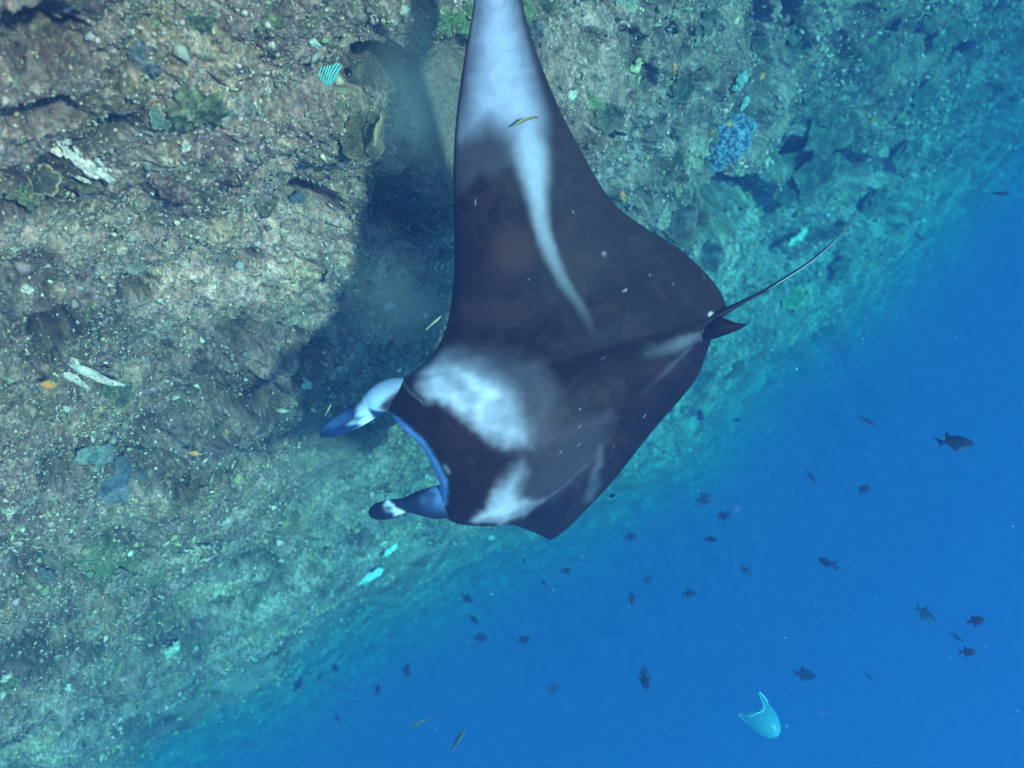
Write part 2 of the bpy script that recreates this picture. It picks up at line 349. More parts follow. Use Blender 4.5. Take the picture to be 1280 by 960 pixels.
    w = line_w(x, y, [(590, 651, 1.5), (627, 652, 1.5), (665, 636, 1.5), (702, 610, 1.5), (750, 566, 1.5)]); c = put(c, (1 - sm(.4, 1.6, w)) * np.interp(x, [600, 750], [.35, .02]), C(.22, .20, .26))  # pale highlight painted along the left body ridge
    # crease behind the head lobe as painted shade and lit edge, nostril pale fleck
    w = line_w(x, y, [(505, 468, 1.3), (508, 480, 1.3), (516, 490, 1.5), (532, 502, 1.2)]); c = put(c, (1 - sm(.4, 1.4, w)) * .9, DARK)
    w = line_w(x, y, [(502, 468, 1.2), (505, 480, 1.2), (513, 491, 1.2), (529, 503, 1.)]); c = put(c, (1 - sm(.2, 1.6, w)) * .3, C(.3, .3, .34))
    w = line_w(x, y, [(556, 583, 3), (561, 590, 3)]); c = put(c, (1 - sm(.4, 1.3, w)) * .4, C(.3, .3, .34))
    # scratches and pink-white specks
    rs = np.random.RandomState(3)
    for k in range(46):
        a, b = rs.uniform(575, 850), rs.uniform(230, 620); r = rs.uniform(.5, 1.3)
        c = put(c, (1 - sm(.6, 1.4, np.hypot(x - a, y - b) / r)) * rs.uniform(.25, .7), C(.34, .27, .29))
    for a, b, r, k in [(755.5, 317.5, 2.6, .5), (781, 363, 1.9, .9), (880, 347, 1.6, .45), ]:
        c = put(c, (1 - sm(.6, 1.4, np.hypot(x - a, y - b) / r)) * k, C(.36, .22, .22))
    c = put(c, 1 - sm(.5, 1.5, np.hypot(x - 889, y - 393) / 3.4), C(.95, .70, .62))  # bright glint of a drifting particle, painted on the skin
    for k in range(26):
        a, b = rs.uniform(590, 840), rs.uniform(260, 600); L = rs.uniform(6, 26); th = rs.uniform(-.9, .2)
        w = line_w(x, y, [(a, b, .7), (a + L * math.cos(th), b + L * math.sin(th), .5)]); c = put(c, (1 - sm(.4, 1.5, w)) * rs.uniform(.08, .22), GREY)
    # dark margins of the wings
    return c
def manta():
    root = empty('manta_ray', tuple(at(720, 470, 4.6)))
    tag(root, 'large black manta ray with white shoulder patches and one long pale raised wing', 'manta ray')
    inv = Matrix.Translation(-root.location)
    rl = np.array(root.location)
    A = np.array(ST); NS, NC = 330, 150
    u = np.linspace(0, len(A) - 1, NS)
    S_ = catmull(A, u)
    LE = cam_pt(S_[:, 0], S_[:, 1], S_[:, 2]); TE = cam_pt(S_[:, 3], S_[:, 4], S_[:, 5]); TH = np.maximum(S_[:, 6], .004)
    ch = TE - LE; sp = np.gradient((LE + TE) / 2, axis=0)
    # smooth the span direction so the folds stay soft
    for _ in range(40): sp[1:-1] = (sp[:-2] + 2 * sp[1:-1] + sp[2:]) / 4
    n = np.cross(sp, ch); n /= np.linalg.norm(n, axis=1)[:, None]; n *= np.sign((n[:, 2:3]) + 1e-9)
    for _ in range(120): n[1:-1] = (n[:-2] + 2 * n[1:-1] + n[2:]) / 4
    n /= np.linalg.norm(n, axis=1)[:, None]
    c = .5 - .5 * np.cos(np.linspace(0, math.pi, NC)); c = c ** 1.0
    # section: blunt at the mouth, sharp at the trailing edge
    head = np.exp(-((u - 15.2) / 4.2) ** 2)[:, None]
    cc = c[None, :]
    naca = 2.95 * (.30 * np.sqrt(cc) - .13 * cc - .33 * cc ** 2 + .25 * cc ** 3 - .09 * cc ** 4) * 1.9
    blunt = np.clip(np.sqrt(np.clip(1 - (1 - np.clip(cc / .10, 0, 1)) ** 2, 0, 1)), 0, 1) * (1 - sm(.25, 1.0, cc)) ** .9 * (.62 + .38 * sm(0, .42, cc))
    prof = lerp(naca, blunt, head)
    up = prof * TH[:, None] * 1.15; dn = -prof * TH[:, None] * .75
    # spine ridge and shoulder swell, shallow hollows
    up = up + .0 * np.exp(-((u[:, None] - 15.4) / 1.5) ** 2) * sm(.15, .5, cc) * (1 - sm(.75, 1., cc))
    camber = (.10 * TH[:, None] / .2) * np.sin(math.pi * cc)
    mid = LE[:, None] + ch[:, None] * cc[..., None]
    # keep the plan outline while the leading edge rolls down a little
    mx_ = 640 + F * mid[..., 0] / -mid[..., 2]; my_ = 480 - F * mid[..., 1] / -mid[..., 2]
    dl = poly_d(mx_, my_, [(560, 655), (628, 655), (665, 637), (700, 608), (760, 548), (830, 478), (872, 440), (905, 450), (860, 560), (760, 680), (690, 730), (560, 720)])
    fold = -.085 * sm(-14, 26, dl) * sm(.0, .12, cc) * (1 - sm(.80, 1., cc)) + .025 * np.exp(-((dl + 16) / 12.) ** 2) * (1 - sm(.8, 1., cc)) * sm(0, .1, cc)
    ph = np.arctan2(my_ - 412, 895 - mx_); rad = np.hypot(mx_ - 895, my_ - 412)
    fold = fold + .013 * np.sin(ph * 17 + .8 * np.sin(rad / 60.)) * sm(20, 70, rad) * (1 - sm(190, 330, rad)) * sm(.25, .5, ph) * (1 - sm(1.25, 1.5, ph))
    # spine, shoulders and soft muscle relief
    lnw = line_w(mx_, my_, [(560, 560, 20), (650, 520, 26), (760, 465, 22), (885, 405, 12)])
    fold = fold + .030 * np.exp(-lnw ** 2) * sm(.08, .3, cc)
    fold = fold + .012 * noise(np.stack([mx_ / 70, my_ / 70, 0 * mx_], -1)) * sm(0, .1, cc) * (1 - sm(.85, 1, cc))
    camber = camber + fold * (1 - sm(22.5, 25., u))[:, None] * sm(0, 3, u)[:, None]
    top = mid + n[:, None] * (up + camber)[..., None]; bot = mid + n[:, None] * (dn + camber)[..., None]
    V = np.concatenate([top, bot[:, 1:-1][:, ::-1]], 1)          # closed loop per station
    m = V.shape[1]
    X = 640 + F * V[..., 0] / -V[..., 2]; Y = 480 - F * V[..., 1] / -V[..., 2]
    colr = manta_pigment(X, Y, V)
    belly = np.zeros((NS, m)); belly[:, NC:] = 1
    bc = lerp(C(.62, .63, .64), C(.10, .10, .11), sm(.72, .95, c[1:-1][::-1])[None, :, None])
    colr[:, NC:] = bc
    # dark rims of the wings
    rim = np.zeros((NS, NC)); rim += (1 - sm(.0, .035, cc)) * (1 - head) + sm(.86, .97, cc) * .9
    colr[:, :NC] = lerp(colr[:, :NC], DARK, np.clip(rim, 0, 1)[..., None] * .8)
    fs = grid_faces(NS, m, wrap=True)
    caps = []
    Vw = W(V.reshape(-1, 3)) - rl
    idx = [tuple(f) for f in fs[:, ::-1]] + [tuple(range(m)), tuple(range((NS - 1) * m + m - 1, (NS - 1) * m - 1, -1))]
    body = mesh_obj('body', Vw, idx, M_MANTA, root, col=colr.reshape(-1, 3))
    # head lobes -------------------------------------------------------------------------
    def lobe(path, wid, thick, colf, label, twist=0.):
        P = np.array(path, float); K = 60; uu = np.linspace(0, len(P) - 1, K); Q = catmull(P, uu); wd = catmull(np.array([(w, t) for w, t in zip(wid, thick)]), uu)
        Cn = cam_pt(Q[:, 0], Q[:, 1], Q[:, 2]); tn = np.gradient(Cn, axis=0); tn /= np.linalg.norm(tn, axis=1)[:, None]
        view = np.array([.12, -.1, 1.]); side = np.cross(tn, view); side /= np.linalg.norm(side, axis=1)[:, None]; nn = np.cross(side, tn)
        J = 28; th = np.linspace(0, 2 * math.pi, J, endpoint=False)
        hw = wd[:, 0:1] / F * Q[:, 2:3]; ht = wd[:, 1:2]
        a = np.cos(th)[None] * hw; b = np.sin(th)[None] * ht
        # the fin is rolled: bend its edges away from the viewer
        b = b - .35 * ht * (np.cos(th)[None] ** 2) * np.sign(nn[:, 2:3])
        tap = np.sqrt(np.clip(1 - ((np.linspace(0, 1, K) - .80) / .2).clip(0, 1) ** 2.2, 0, 1))[:, None]; a = a * tap; b = b * tap
        V = Cn[:, None] + side[:, None] * a[..., None] + nn[:, None] * b[..., None]
        cl = colf(np.linspace(0, 1, K)[:, None] + 0 * a, np.cos(th)[None] + 0 * a, np.sin(th)[None] * np.sign(nn[:, 2:3]) + 0 * a)
        idx = [tuple(f) for f in grid_faces(K, J, wrap=True)] + [tuple(range(J)), tuple(range((K - 1) * J + J - 1, (K - 1) * J - 1, -1))]
        o = mesh_obj('cephalic_fin', W(V.reshape(-1, 3)) - rl, idx, M_MANTA, root, col=cl.reshape(-1, 3)); o['label'] = label; return o
    BL = C(.018, .034, .105); LB = C(.09, .16, .36); WH = C(.68, .70, .80)
    def cf1(t, s, f):
        q = np.stack([t * 9, s * 2, t * 0], -1); k = noise(q) * .1
        c = np.zeros(t.shape + (3,)) + C(.20, .21, .30); c = lerp(c, C(.42, .45, .60), sm(.12, .36, t)[..., None] * .7); c = lerp(c, DARK * 1.5, (sm(.1, -.5, s + 1.2 * (t - .2) + k) if False else (1 - sm(-.5, .1, 1.4 * s + 2.2 * (t - .22) + k)) * (1 - sm(.3, .42, t)))[..., None] * .95)
        c = c * 1.
        c = lerp(c, BL * .8, (sm(.40, .44, t - .05 * s))[..., None])
        c = lerp(c, WH, (sm(.42, .47, t + .06 * s) * (1 - sm(.50, .66, t + .06 * s + k)))[..., None])
        c = lerp(c, LB, (sm(.55, .7, t) * sm(-.2, .7, s + k * 4) * .5)[..., None])
        c = lerp(c, BL * .45, sm(.80, 1, t)[..., None] * .7)
        return c
    lobe([(516, 476, 4.40), (494, 487, 4.36), (473, 500, 4.36), (459, 513, 4.40), (438, 525, 4.48), (418, 535, 4.55), (400, 544, 4.60)],
         [4, 16, 17.5, 14, 13.5, 11.5, 8], [.03, .055, .05, .03, .02, .014, .008], cf1, 'right head fin, pale at the root, dark blue and rolled towards its tip')
    def cf2(t, s, f):
        q = np.stack([t * 9, s * 2, t * 0 + 5], -1); k = noise(q) * .1
        c = np.zeros(t.shape + (3,)) + C(.012, .016, .040)
        c = lerp(c, LB * .9, ((1 - sm(.05, .32, t + k)) * sm(-.8, .6, s + k) * .9)[..., None])
        c = lerp(c, WH, (sm(.55, .60, t - .08 * s + .3 * k) * (1 - sm(.58, .74, t - .08 * s + k)))[..., None])
        c = lerp(c, C(.006, .008, .02), sm(.72, .85, t)[..., None] * .8)
        return c
    lobe([(560, 627, 4.50), (543, 629, 4.49), (524, 630, 4.50), (505, 632, 4.53), (490, 636, 4.56), (475, 639.5, 4.60), (461, 643.5, 4.63)],
         [22, 21, 16, 9.5, 12.5, 12, 9], [.04, .035, .03, .02, .016, .012, .008], cf2, 'left head fin, dark with a bright white band before its tip')
    # dorsal fin ---------------------------------------------------------------------------
    prof_ = [(868, 424), (885, 408), (900, 396), (907, 399), (918, 403), (934, 405.5), (926, 411), (912, 417), (898, 422), (884, 426)]
    tb = [4.60, 4.57, 4.58, 4.57, 4.55, 4.53, 4.54, 4.56, 4.59, 4.62]
    cen = cam_pt(895, 411, 4.57); P = np.array([cam_pt(x, y, t) for (x, y), t in zip(prof_, tb)])
    Vf = []; 
    for k in (-1, 1): Vf += [p * .0 + p + np.array([0, 0, .010 * k]) for p in P * 1.0]
    Vf += [cen + np.array([0, 0, .045]), cen - np.array([0, 0, .045])]
    n_ = len(P); Ff = []
    for i in range(n_):
        j = (i + 1) % n_; Ff += [(i, j, n_ + j, n_ + i), (n_ + i, n_ + j, 2 * n_), (j, i, 2 * n_ + 1)]
    mesh_obj('dorsal_fin', W(np.array(Vf)) - rl, Ff, M_MANTA, root, col=np.zeros((len(Vf), 3)) + DARK * .8)
    # tail -----------------------------------------------------------------------------------
    tp = [(880, 404, 4.60), (905, 390, 4.62), (930, 376.5, 4.62), (955, 363.5, 4.62), (983, 346.5, 4.61), (1010, 329, 4.60), (1034, 309.5, 4.60), (1061, 282.5, 4.60)]
    tw = [.030, .020, .0115, .0088, .0076, .0070, .0054, .0022]
    K = 90; uu = np.linspace(0, len(tp) - 1, K); Q = catmull(np.array([(*a, b) for a, b in zip(tp, tw)]), uu)
    Cn = cam_pt(Q[:, 0], Q[:, 1], Q[:, 2]); tn = np.gradient(Cn, axis=0); tn /= np.linalg.norm(tn, axis=1)[:, None]
    side = np.cross(tn, (0, 0, 1.)); side /= np.linalg.norm(side, axis=1)[:, None]; nn = np.cross(side, tn)
    J = 14; th = np.linspace(0, 2 * math.pi, J, endpoint=False)
    V = Cn[:, None] + (side[:, None] * np.cos(th)[None, :, None] + nn[:, None] * np.sin(th)[None, :, None]) * Q[:, 3][:, None, None]
    cl = np.zeros((K, J, 3)) + DARK * 1.1
    pale = sm(.3, .75, np.cos(th))[None] * sm(.42, .55, np.linspace(0, 1, K))[:, None]  # highlight painted along one side of the outer tail
    cl = lerp(cl, C(.34, .36, .42), pale[..., None])
    idx = [tuple(f) for f in grid_faces(K, J, wrap=True)] + [tuple(range(J)), tuple(range((K - 1) * J + J - 1, (K - 1) * J - 1, -1))]
    mesh_obj('tail', W(V.reshape(-1, 3)) - rl, idx, M_MANTA, root, col=cl.reshape(-1, 3))
    return root
manta()

# ------------------------------------------------------------------ corals fixed on the slope
NW = W(NPL)
def basis(n, ref=(0, 1, 0)):
    n = nrm(n); r = np.cross(ref, n); r = nrm(r); return r, np.cross(n, r), n       # camera axes
def put_on(px, py, rpx, sink=.15, face=.35, spin=0.):
    """frame for something of radius rpx pixels lying on the slope; face turns it from the slope's normal towards open water above"""
    t = reef_t(px, py); R = rpx / F * t; n = nrm(NPL * (1 - face) + nrm(-cam_pt(px, py, t)) * face)
    a, b, c = basis(n); cs, sn = math.cos(spin), math.sin(spin); a, b = a * cs + b * sn, -a * sn + b * cs
    p = cam_pt(px, py, t) - n * R * sink
    return p, np.array([a, b, c]), R, t
def place(root, V, p, B): return W(V @ B + p[None]) - np.array(root.location)
def thing(name, p, label, cat, group=None):
    r = empty(name, tuple(W(p))); tag(r, label, cat, group); return r
def crust(c, V, t):
    """mottled growth on a coral: blotches, grain and a few pale flecks"""
    q = V * 1.; n = fbm(q * 9 + 4, 3)[..., None]; g = noise(q * 70)[..., None]; h = noise(q * 30 + 9)[..., None]
    c = np.asarray(c) * np.clip(1 + .5 * n + .5 * g + .3 * h, .3, 2.2) * np.concatenate([1 + .25 * h, 1 - .05 * h, 1 - .2 * h], -1)
    c = lerp(c, C(.16, .13, .10), sm(.1, .6, n) * .5)
    k = float(sm(5, 9.5, t)); return np.clip(c * lerp(C(.9, .62, .55), C(.95, .85, .78), k), .006, .9)  # tint shifts with distance from the camera
def plate_mesh(R, wav, cup, seed, fan=2 * math.pi, lobes=5, lob=.12, thick=.02, c0=(.2, .16, .1), rim=(.5, .45, .3)):
    rs = np.random.RandomState(seed); nr, na = 11, 44; r = np.linspace(.03, 1, nr)[:, None]; a = np.linspace(0, fan, na, endpoint=False)[None]
    ph = rs.uniform(0, 6.28, 4); edge = 1 + lob * np.sin(lobes * a + ph[0]) + .06 * np.sin(11 * a + ph[1]) + .03 * np.sin(23 * a + ph[2])
    x = r * edge * np.cos(a) * R; y = r * edge * np.sin(a) * R
    z = cup * R * r ** 2 + wav * R * r ** 2 * np.sin(lobes * a + ph[3]) + .02 * R * noise(np.stack([x / R * 5, y / R * 5, x * 0 + seed], -1))
    top = np.stack([x, y, z], -1); bot = top - np.array([0, 0, thick * R]) - np.array([0, 0, .25 * R]) * (1 - r[..., None]) ** 2
    bot[-1, :, :2] *= .985
    V = np.concatenate([top, bot[::-1]], 0).reshape(-1, 3); n = 2 * nr
    Fc = [tuple(f) for f in grid_faces(n, na, wrap=True)] + [tuple(range(na - 1, -1, -1)), tuple((n - 1) * na + k for k in range(na))]
    rr = np.concatenate([r, r[::-1]])[:, 0]; k = sm(.80, .97, rr)[:, None, None]
    cn = .8 + .5 * noise(V.reshape(n, na, 3) / R * 6)[..., None]
    c = lerp(np.array(c0) * cn, np.array(rim) * cn, k).reshape(-1, 3)
    return V, Fc, np.clip(c, .01, .9)
def plate_coral(px, py, rpx, label, c0, rim, nl=3, seed=0, group=None, squash=.9, cat='coral', name='plate_coral', face=.5, cup=.18):
    p, B, R, t = put_on(px, py, rpx, -.1, face, seed * 1.3); root = thing(name, p, label, cat, group); rs = np.random.RandomState(seed)
    for k in range(nl):
        s = 1. if k == 0 else rs.uniform(.45, .75); off = np.array([0, 0, 0.]) if k == 0 else np.array([*(rs.normal(size=2) * .45 * R), .1 * R * k])
        V, Fc, c = plate_mesh(R * s, .07, cup, seed * 10 + k, lobes=rs.randint(3, 7), c0=c0, rim=rim); V = V + off
        V[:, 1] *= squash
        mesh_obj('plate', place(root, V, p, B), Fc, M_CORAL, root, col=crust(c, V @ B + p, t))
    return root
def dome_coral(px, py, rpx, label, c0, c1, seed=0, group=None, ridge=0, h=.55, name='coral_head', squash=.85, freq=3., amp=.16, cat='coral', face=.3, sink=.12):
    p, B, R, t = put_on(px, py, rpx, sink, face, seed * .7)
    nr, na = (80, 150) if ridge else (40, 72) if rpx > 16 else (14, 26)
    r = np.linspace(0.01, 1, nr)[:, None]; a = np.linspace(0, 2 * math.pi, na, endpoint=False)[None]
    e = 1 + .13 * np.sin(3 * a + seed) + .07 * np.sin(5 * a + 2 * seed) + .05 * np.sin(9 * a + seed)
    x = r * e * np.cos(a); y = r * e * np.sin(a) * squash; z = h * np.sqrt(np.clip(1 - r ** 2.4, 0, 1)) + 0 * a - .12
    q = np.stack([x, y, z + seed], -1)
    if ridge:
        w = q[..., :] * freq; rd = 1 - np.abs(noise(w + .5 * np.stack([noise(w * 1.7), noise(w * 1.7 + 9), w[..., 0] * 0], -1))) * 3.2; rd = np.clip(rd, 0, 1)
    else: rd = np.clip(.5 + noise(q * freq) + .5 * noise(q * freq * 2.7), 0, 1)
    k = 1 + amp * (rd - .5)[..., None]; V = (np.stack([x, y, z], -1) * k * R).reshape(-1, 3)
    c = lerp(np.array(c0), np.array(c1), (rd ** 1.3)[..., None]) * (.85 + .3 * noise(q * 9)[..., None])
    Fc = [tuple(f) for f in grid_faces(nr, na, wrap=True)] + [tuple(range(na - 1, -1, -1))]
    o = mesh_obj(name, W(V @ B), Fc, M_CORAL, None, col=crust(c.reshape(-1, 3), V @ B + p, t) if not ridge else np.clip(c, .01, .9).reshape(-1, 3)); o.location = W(p)
    tag(o, label, cat, group); return o
def shard_coral(px, py, pieces, label, c, name='bleached_coral', seed=1):
    """low broken tongues of pale coral: (dx, dy, length, width, angle) in picture-sized units"""
    p, B, R, t = put_on(px, py, 1., 0, .5); root = thing(name, p, label, 'coral'); rs = np.random.RandomState(seed); k1 = t / F
    ang0 = None
    for dx, dy, L, Wd, an in pieces:
        nr, na = 9, 16; s = np.linspace(-1, 1, nr)[:, None]; a = np.linspace(0, 2 * math.pi, na, endpoint=False)[None]
        w = np.sqrt(np.clip(1 - s ** 2, .02, 1)) * (1 + .35 * noise(np.stack([s * 2.2 + 0 * a, 0 * s + np.cos(a), 0 * s * a + seed + dx], -1)))
        X = s * L / 2 + 0 * a; Y = w * np.cos(a) * Wd / 2; Z = w * np.sin(a) * Wd * .32
        an_ = math.radians(an); x = X * math.cos(an_) - Y * math.sin(an_) + dx; y = X * math.sin(an_) + Y * math.cos(an_) - dy
        # straight in the picture's axes, lifted along the normal
        V = np.stack([x, y, 0 * x], -1) * k1 + (Z * k1)[..., None] * NPL - ((x * NPL[0] + y * NPL[1]) * k1 / NPL[2] * .45)[..., None] * np.array([0, 0, 1.])
        V = V.reshape(-1, 3) + rs.normal(size=(nr * na, 3)) * .8 * k1 + (noise(V.reshape(-1, 3) / k1 / 5.)[:, None] * 2.2 * k1) * NPL
        Fc = [tuple(f) for f in grid_faces(nr, na, wrap=True)] + [tuple(range(na - 1, -1, -1)), tuple((nr - 1) * na + q for q in range(na))]
        cl = np.array(c)[None] * rs.uniform(.75, 1.1, (nr * na, 1))
        mesh_obj('branch', W(V + NPL * 3 * k1), Fc, M_CORAL, root, col=crust(cl, V + p, t) * .85)
    return root
def ribbed_coral(px, py, w, h, ang, label, nrib=7):
    p, B, R, t = put_on(px, py, w, -.3, .85); root = thing('ribbed_coral', p, label, 'coral'); k1 = t / F
    rs = np.random.RandomState(2)
    for k in range(nrib):
        u = (k + .5) / nrib * 2 - 1; L = h * (.75 + .25 * math.cos(u * 1.4)); n = 12; s = np.linspace(-1, 1, n)[:, None]; a = np.linspace(0, 2 * math.pi, 8, endpoint=False)[None]
        bw = w / nrib * .72 * (1 - .35 * np.clip(-s, 0, 1)); x = u * w * (1 + .25 * s * .6) / 1 + bw * np.cos(a) + .5 * np.sin(s * 3 + k); y = s * L / 2 + 0 * a; z = bw * 1.5 * np.sin(a) - 1.2 * s ** 2 * 3
        A = math.radians(ang); X = x * math.cos(A) - y * math.sin(A); Y = x * math.sin(A) + y * math.cos(A)
        V = np.stack([X, Y, z], -1).reshape(-1, 3) * k1
        Fc = [tuple(f) for f in grid_faces(n, 8, wrap=True)] + [tuple(range(7, -1, -1)), tuple((n - 1) * 8 + q for q in range(8))]
        mesh_obj('rib', W(V), Fc, M_CORAL, root, col=np.zeros((n * 8, 3)) + C(.17, .35, .32) * rs.uniform(.85, 1.1))
    n = 20; a = np.linspace(0, 2 * math.pi, n, endpoint=False); A = math.radians(ang)
    Vb = np.stack([np.cos(a) * w * 1.02, np.sin(a) * h * .47, a * 0 - 2.4], -1); Vb = np.concatenate([Vb, Vb - np.array([0, 0, 3.])])
    X = Vb[:, 0] * math.cos(A) - Vb[:, 1] * math.sin(A); Y = Vb[:, 0] * math.sin(A) + Vb[:, 1] * math.cos(A); Vb = np.stack([X, Y, Vb[:, 2]], -1) * k1
    mesh_obj('base', W(Vb), [tuple(range(n)), tuple(range(2 * n - 1, n - 1, -1))] + [(i, i + n, (i + 1) % n + n, (i + 1) % n) for i in range(n)], M_CORAL, root, smooth=False, col=np.zeros((2 * n, 3)) + C(.10, .24, .24))
BRN = (.13, .085, .05); BRM = (.26, .20, .12); TL = (.10, .11, .07)
def corals():
    ribbed_coral(410, 89, 11.5, 33, -22, 'pale turquoise ribbed coral on the ledge left of the raised wing')
    # brown cabbage coral of round lobes
    p, B, R, t = put_on(450, 165, 30, -.2, .75); root = thing('cabbage_coral', p, 'brown cabbage coral of rounded overlapping lobes left of the raised wing', 'coral')
    for k, (dx, dy, r) in enumerate([(2, 8, 21), (-17, 8, 9.5), (-12, -7, 8), (-6, -14, 9), (5, -22, 7), (14, -20, 8), (15, -4, 13), (17, 16, 12), (-10, 20, 12), (4, 24, 11)]):
        V, Fc, c = plate_mesh(r / F * t, .05, .20, 40 + k, lobes=2 + k % 3, lob=.07, c0=(.10, .085, .05), rim=(.19, .165, .10)); V = V + np.array([dx, -dy, (3 if k else 0) + (k % 3) * 1.6]) / F * t
        mesh_obj('lobe', place(root, V, p, basis(nrm(nrm(-cam_pt(450, 165, t)) * .8 + NPL * .2))), Fc, M_CORAL, root, col=crust(c, V + p, t))
    dome_coral(452, 103, 24, 'dark brown rounded coral mound above the cabbage coral', (.05, .04, .03), (.10, .08, .06), 3, h=.45, amp=.1)
    shard_coral(103, 202, [(-32, -16, 16, 7, -35), (-22, -8, 12, 8, -20), (-14, -16, 14, 8, -60), (-9, -6, 17, 11, -45), (-2, 0, 17, 14, -30), (6, 3, 18, 14, -60), (4, 10, 16, 11, -20), (14, 9, 16, 12, -35), (20, 14, 12, 8, -10), (-6, 18, 14, 5, -20), (16, -3, 12, 6, -60), (-2, -12, 10, 5, -80), (22, 4, 8, 5, 10)], 'bright white broken coral high on the left of the slope', (.80, .72, .66), seed=3)
    shard_coral(92, 462, [(-22, -18, 30, 10, 8), (-6, 6, 42, 10, -52), (16, 4, 46, 11, -38), (32, 14, 22, 6, -20), (4, -12, 14, 6, -70)], 'white forked bleached coral above the orange fish at the left edge', (.78, .70, .64), seed=5)
    shard_coral(463, 717, [(0, 0, 34, 10, 32), (-12, 6, 16, 8, 20)], 'bright cyan-white coral tongue low on the slope below the lower head fin', (.42, .60, .60), seed=6)
    shard_coral(486, 685, [(0, 0, 22, 5, 38)], 'small pale coral sliver beside the cyan-white coral tongue', (.6, .85, .85), seed=7)
    shard_coral(213, 811, [(0, 0, 24, 8, 35), (-6, 8, 12, 6, 10), (6, -9, 10, 6, 50)], 'pale coral cluster on the lower left slope above the blue water', (.46, .52, .46), seed=8)
    shard_coral(240, 690, [(14, -8, 16, 3.5, -20), (21, 0, 14, 3, -80), (12, 10, 22, 3.5, 25), (-4, 6, 18, 5, 50), (-14, 2, 14, 5, 10), (-4, -6, 14, 4, -10)], 'ring of pale coral on the left slope below the orange fish', (.55, .55, .42), seed=9)
    shard_coral(925, 97, [(0, 0, 20, 11, 62), (-5, 10, 12, 8, 30), (10, 22, 20, 8, 60)], 'bright turquoise coral knob up the slope from the ridged coral', (.24, .42, .40), seed=10)
    shard_coral(712, 118, [(0, 0, 15, 8, 50), (-8, 4, 10, 5, 10)], 'small pale coral beside the right edge of the raised wing', (.65, .72, .6), seed=11)
    shard_coral(795, 80, [(0, 0, 22, 7, 62), (8, -10, 16, 5, 70), (-9, 6, 12, 5, 50), (3, 14, 12, 4, 60)], 'yellowish branching coral beside the dark hollow at the top', (.55, .55, .32), seed=12)
    shard_coral(1000, 290, [(0, 0, 24, 7, 50), (10, -14, 20, 6, 40), (-12, 10, 18, 6, 55), (-2, -16, 14, 5, 20)], 'pale branching coral patch right of the dark cave', (.5, .62, .5), seed=13)
    dome_coral(903, 172, 36, 'blue-grey coral with winding pale ridges above the dark cave', (.03, .05, .08), (.27, .30, .40), 5, ridge=1, h=.35, freq=6.0, amp=.10, name='ridged_coral', face=.93, squash=1., sink=-.12)
    plate_coral(848, 268, 38, 'brown shelf coral on the left lip of the dark cave', (.075, .05, .045), (.16, .14, .10), 2, 4, face=.55)
    plate_coral(880, 318, 24, 'brown shelf coral partly behind the rear edge of the manta', (.07, .05, .045), (.13, .10, .09), 1, 9, face=.55)
    plate_coral(1000, 215, 44, 'wide dim plate coral with a pale rim right of the ridged coral', (.055, .06, .05), (.14, .14, .10), 2, 6, face=.45)
    plate_coral(1035, 160, 36, 'dim brown-green plate coral high on the right of the slope', (.065, .07, .05), (.13, .13, .085), 2, 8, face=.45)
    plate_coral(760, 147, 20, 'smooth dark green plate coral right of the raised wing', (.05, .075, .06), (.10, .13, .10), 1, 12, face=.6)
    plate_coral(783, 2, 15, 'pale mint plate coral at the top edge of the picture', (.28, .36, .26), (.5, .62, .45), 1, 13, face=.6)
    plate_coral(990, 371, 16, 'round green coral with a yellow rim just below the tail', (.09, .20, .08), (.42, .48, .18), 1, 14, face=.7, cup=.1)
    plate_coral(968, 352, 13, 'faint round coral with a pale rim between the tail and the green coral', (.12, .15, .10), (.28, .32, .18), 1, 15, face=.7)
    plate_coral(200, 147, 15, 'flat sea-green coral on the upper left slope', (.13, .19, .15), (.30, .32, .24), 1, 16, face=.6)
    plate_coral(413, 345, 9, 'small smooth blue-grey coral at the edge of the manta\'s shadow', (.20, .24, .26), (.28, .30, .30), 1, 17, face=.7)
    plate_coral(55, 225, 20, 'round brown coral with a yellow rim at the left edge', (.08, .065, .045), (.5, .42, .22), 1, 18, face=.6)
    plate_coral(143, 490, 22, 'grey-green plate coral right of the white forked coral', (.09, .10, .085), (.30, .32, .22), 1, 19, face=.6)
    dome_coral(150, 612, 40, 'blue-grey smooth coral dome on the lower left of the slope', (.10, .12, .16), (.16, .17, .21), 21, h=.4, amp=.07, freq=2.)
    dome_coral(120, 575, 24, 'teal-grey coral lobe above the blue-grey dome', (.11, .17, .17), (.20, .26, .24), 23, h=.3, amp=.1, freq=2.)
    dome_coral(372, 252, 13, 'small blue coral boulder in a hollow left of the shadow', (.08, .12, .17), (.13, .17, .22), 25, h=.5, amp=.1)
    dome_coral(383, 481, 8, 'pale white-green coral lump left of the upper head fin', (.45, .6, .5), (.7, .85, .75), 26, amp=.5)
    dome_coral(394, 53, 8, 'smooth pale oval coral just above the ribbed coral', (.5, .55, .48), (.72, .75, .66), 27, amp=.2)
    g = 'small bleached coral lumps in the brown crust on the upper left'
    def near_what(x, y):
        row = 'at the top' if y < 120 else 'high' if y < 320 else 'midway down' if y < 560 else 'low' if y < 760 else 'at the bottom'
        side = 'at the left edge' if x < 110 else 'on the left slope' if x < 300 else 'left of the manta' if x < 580 else 'above the manta' if x < 860 else 'on the far right slope'
        return row + ' ' + side
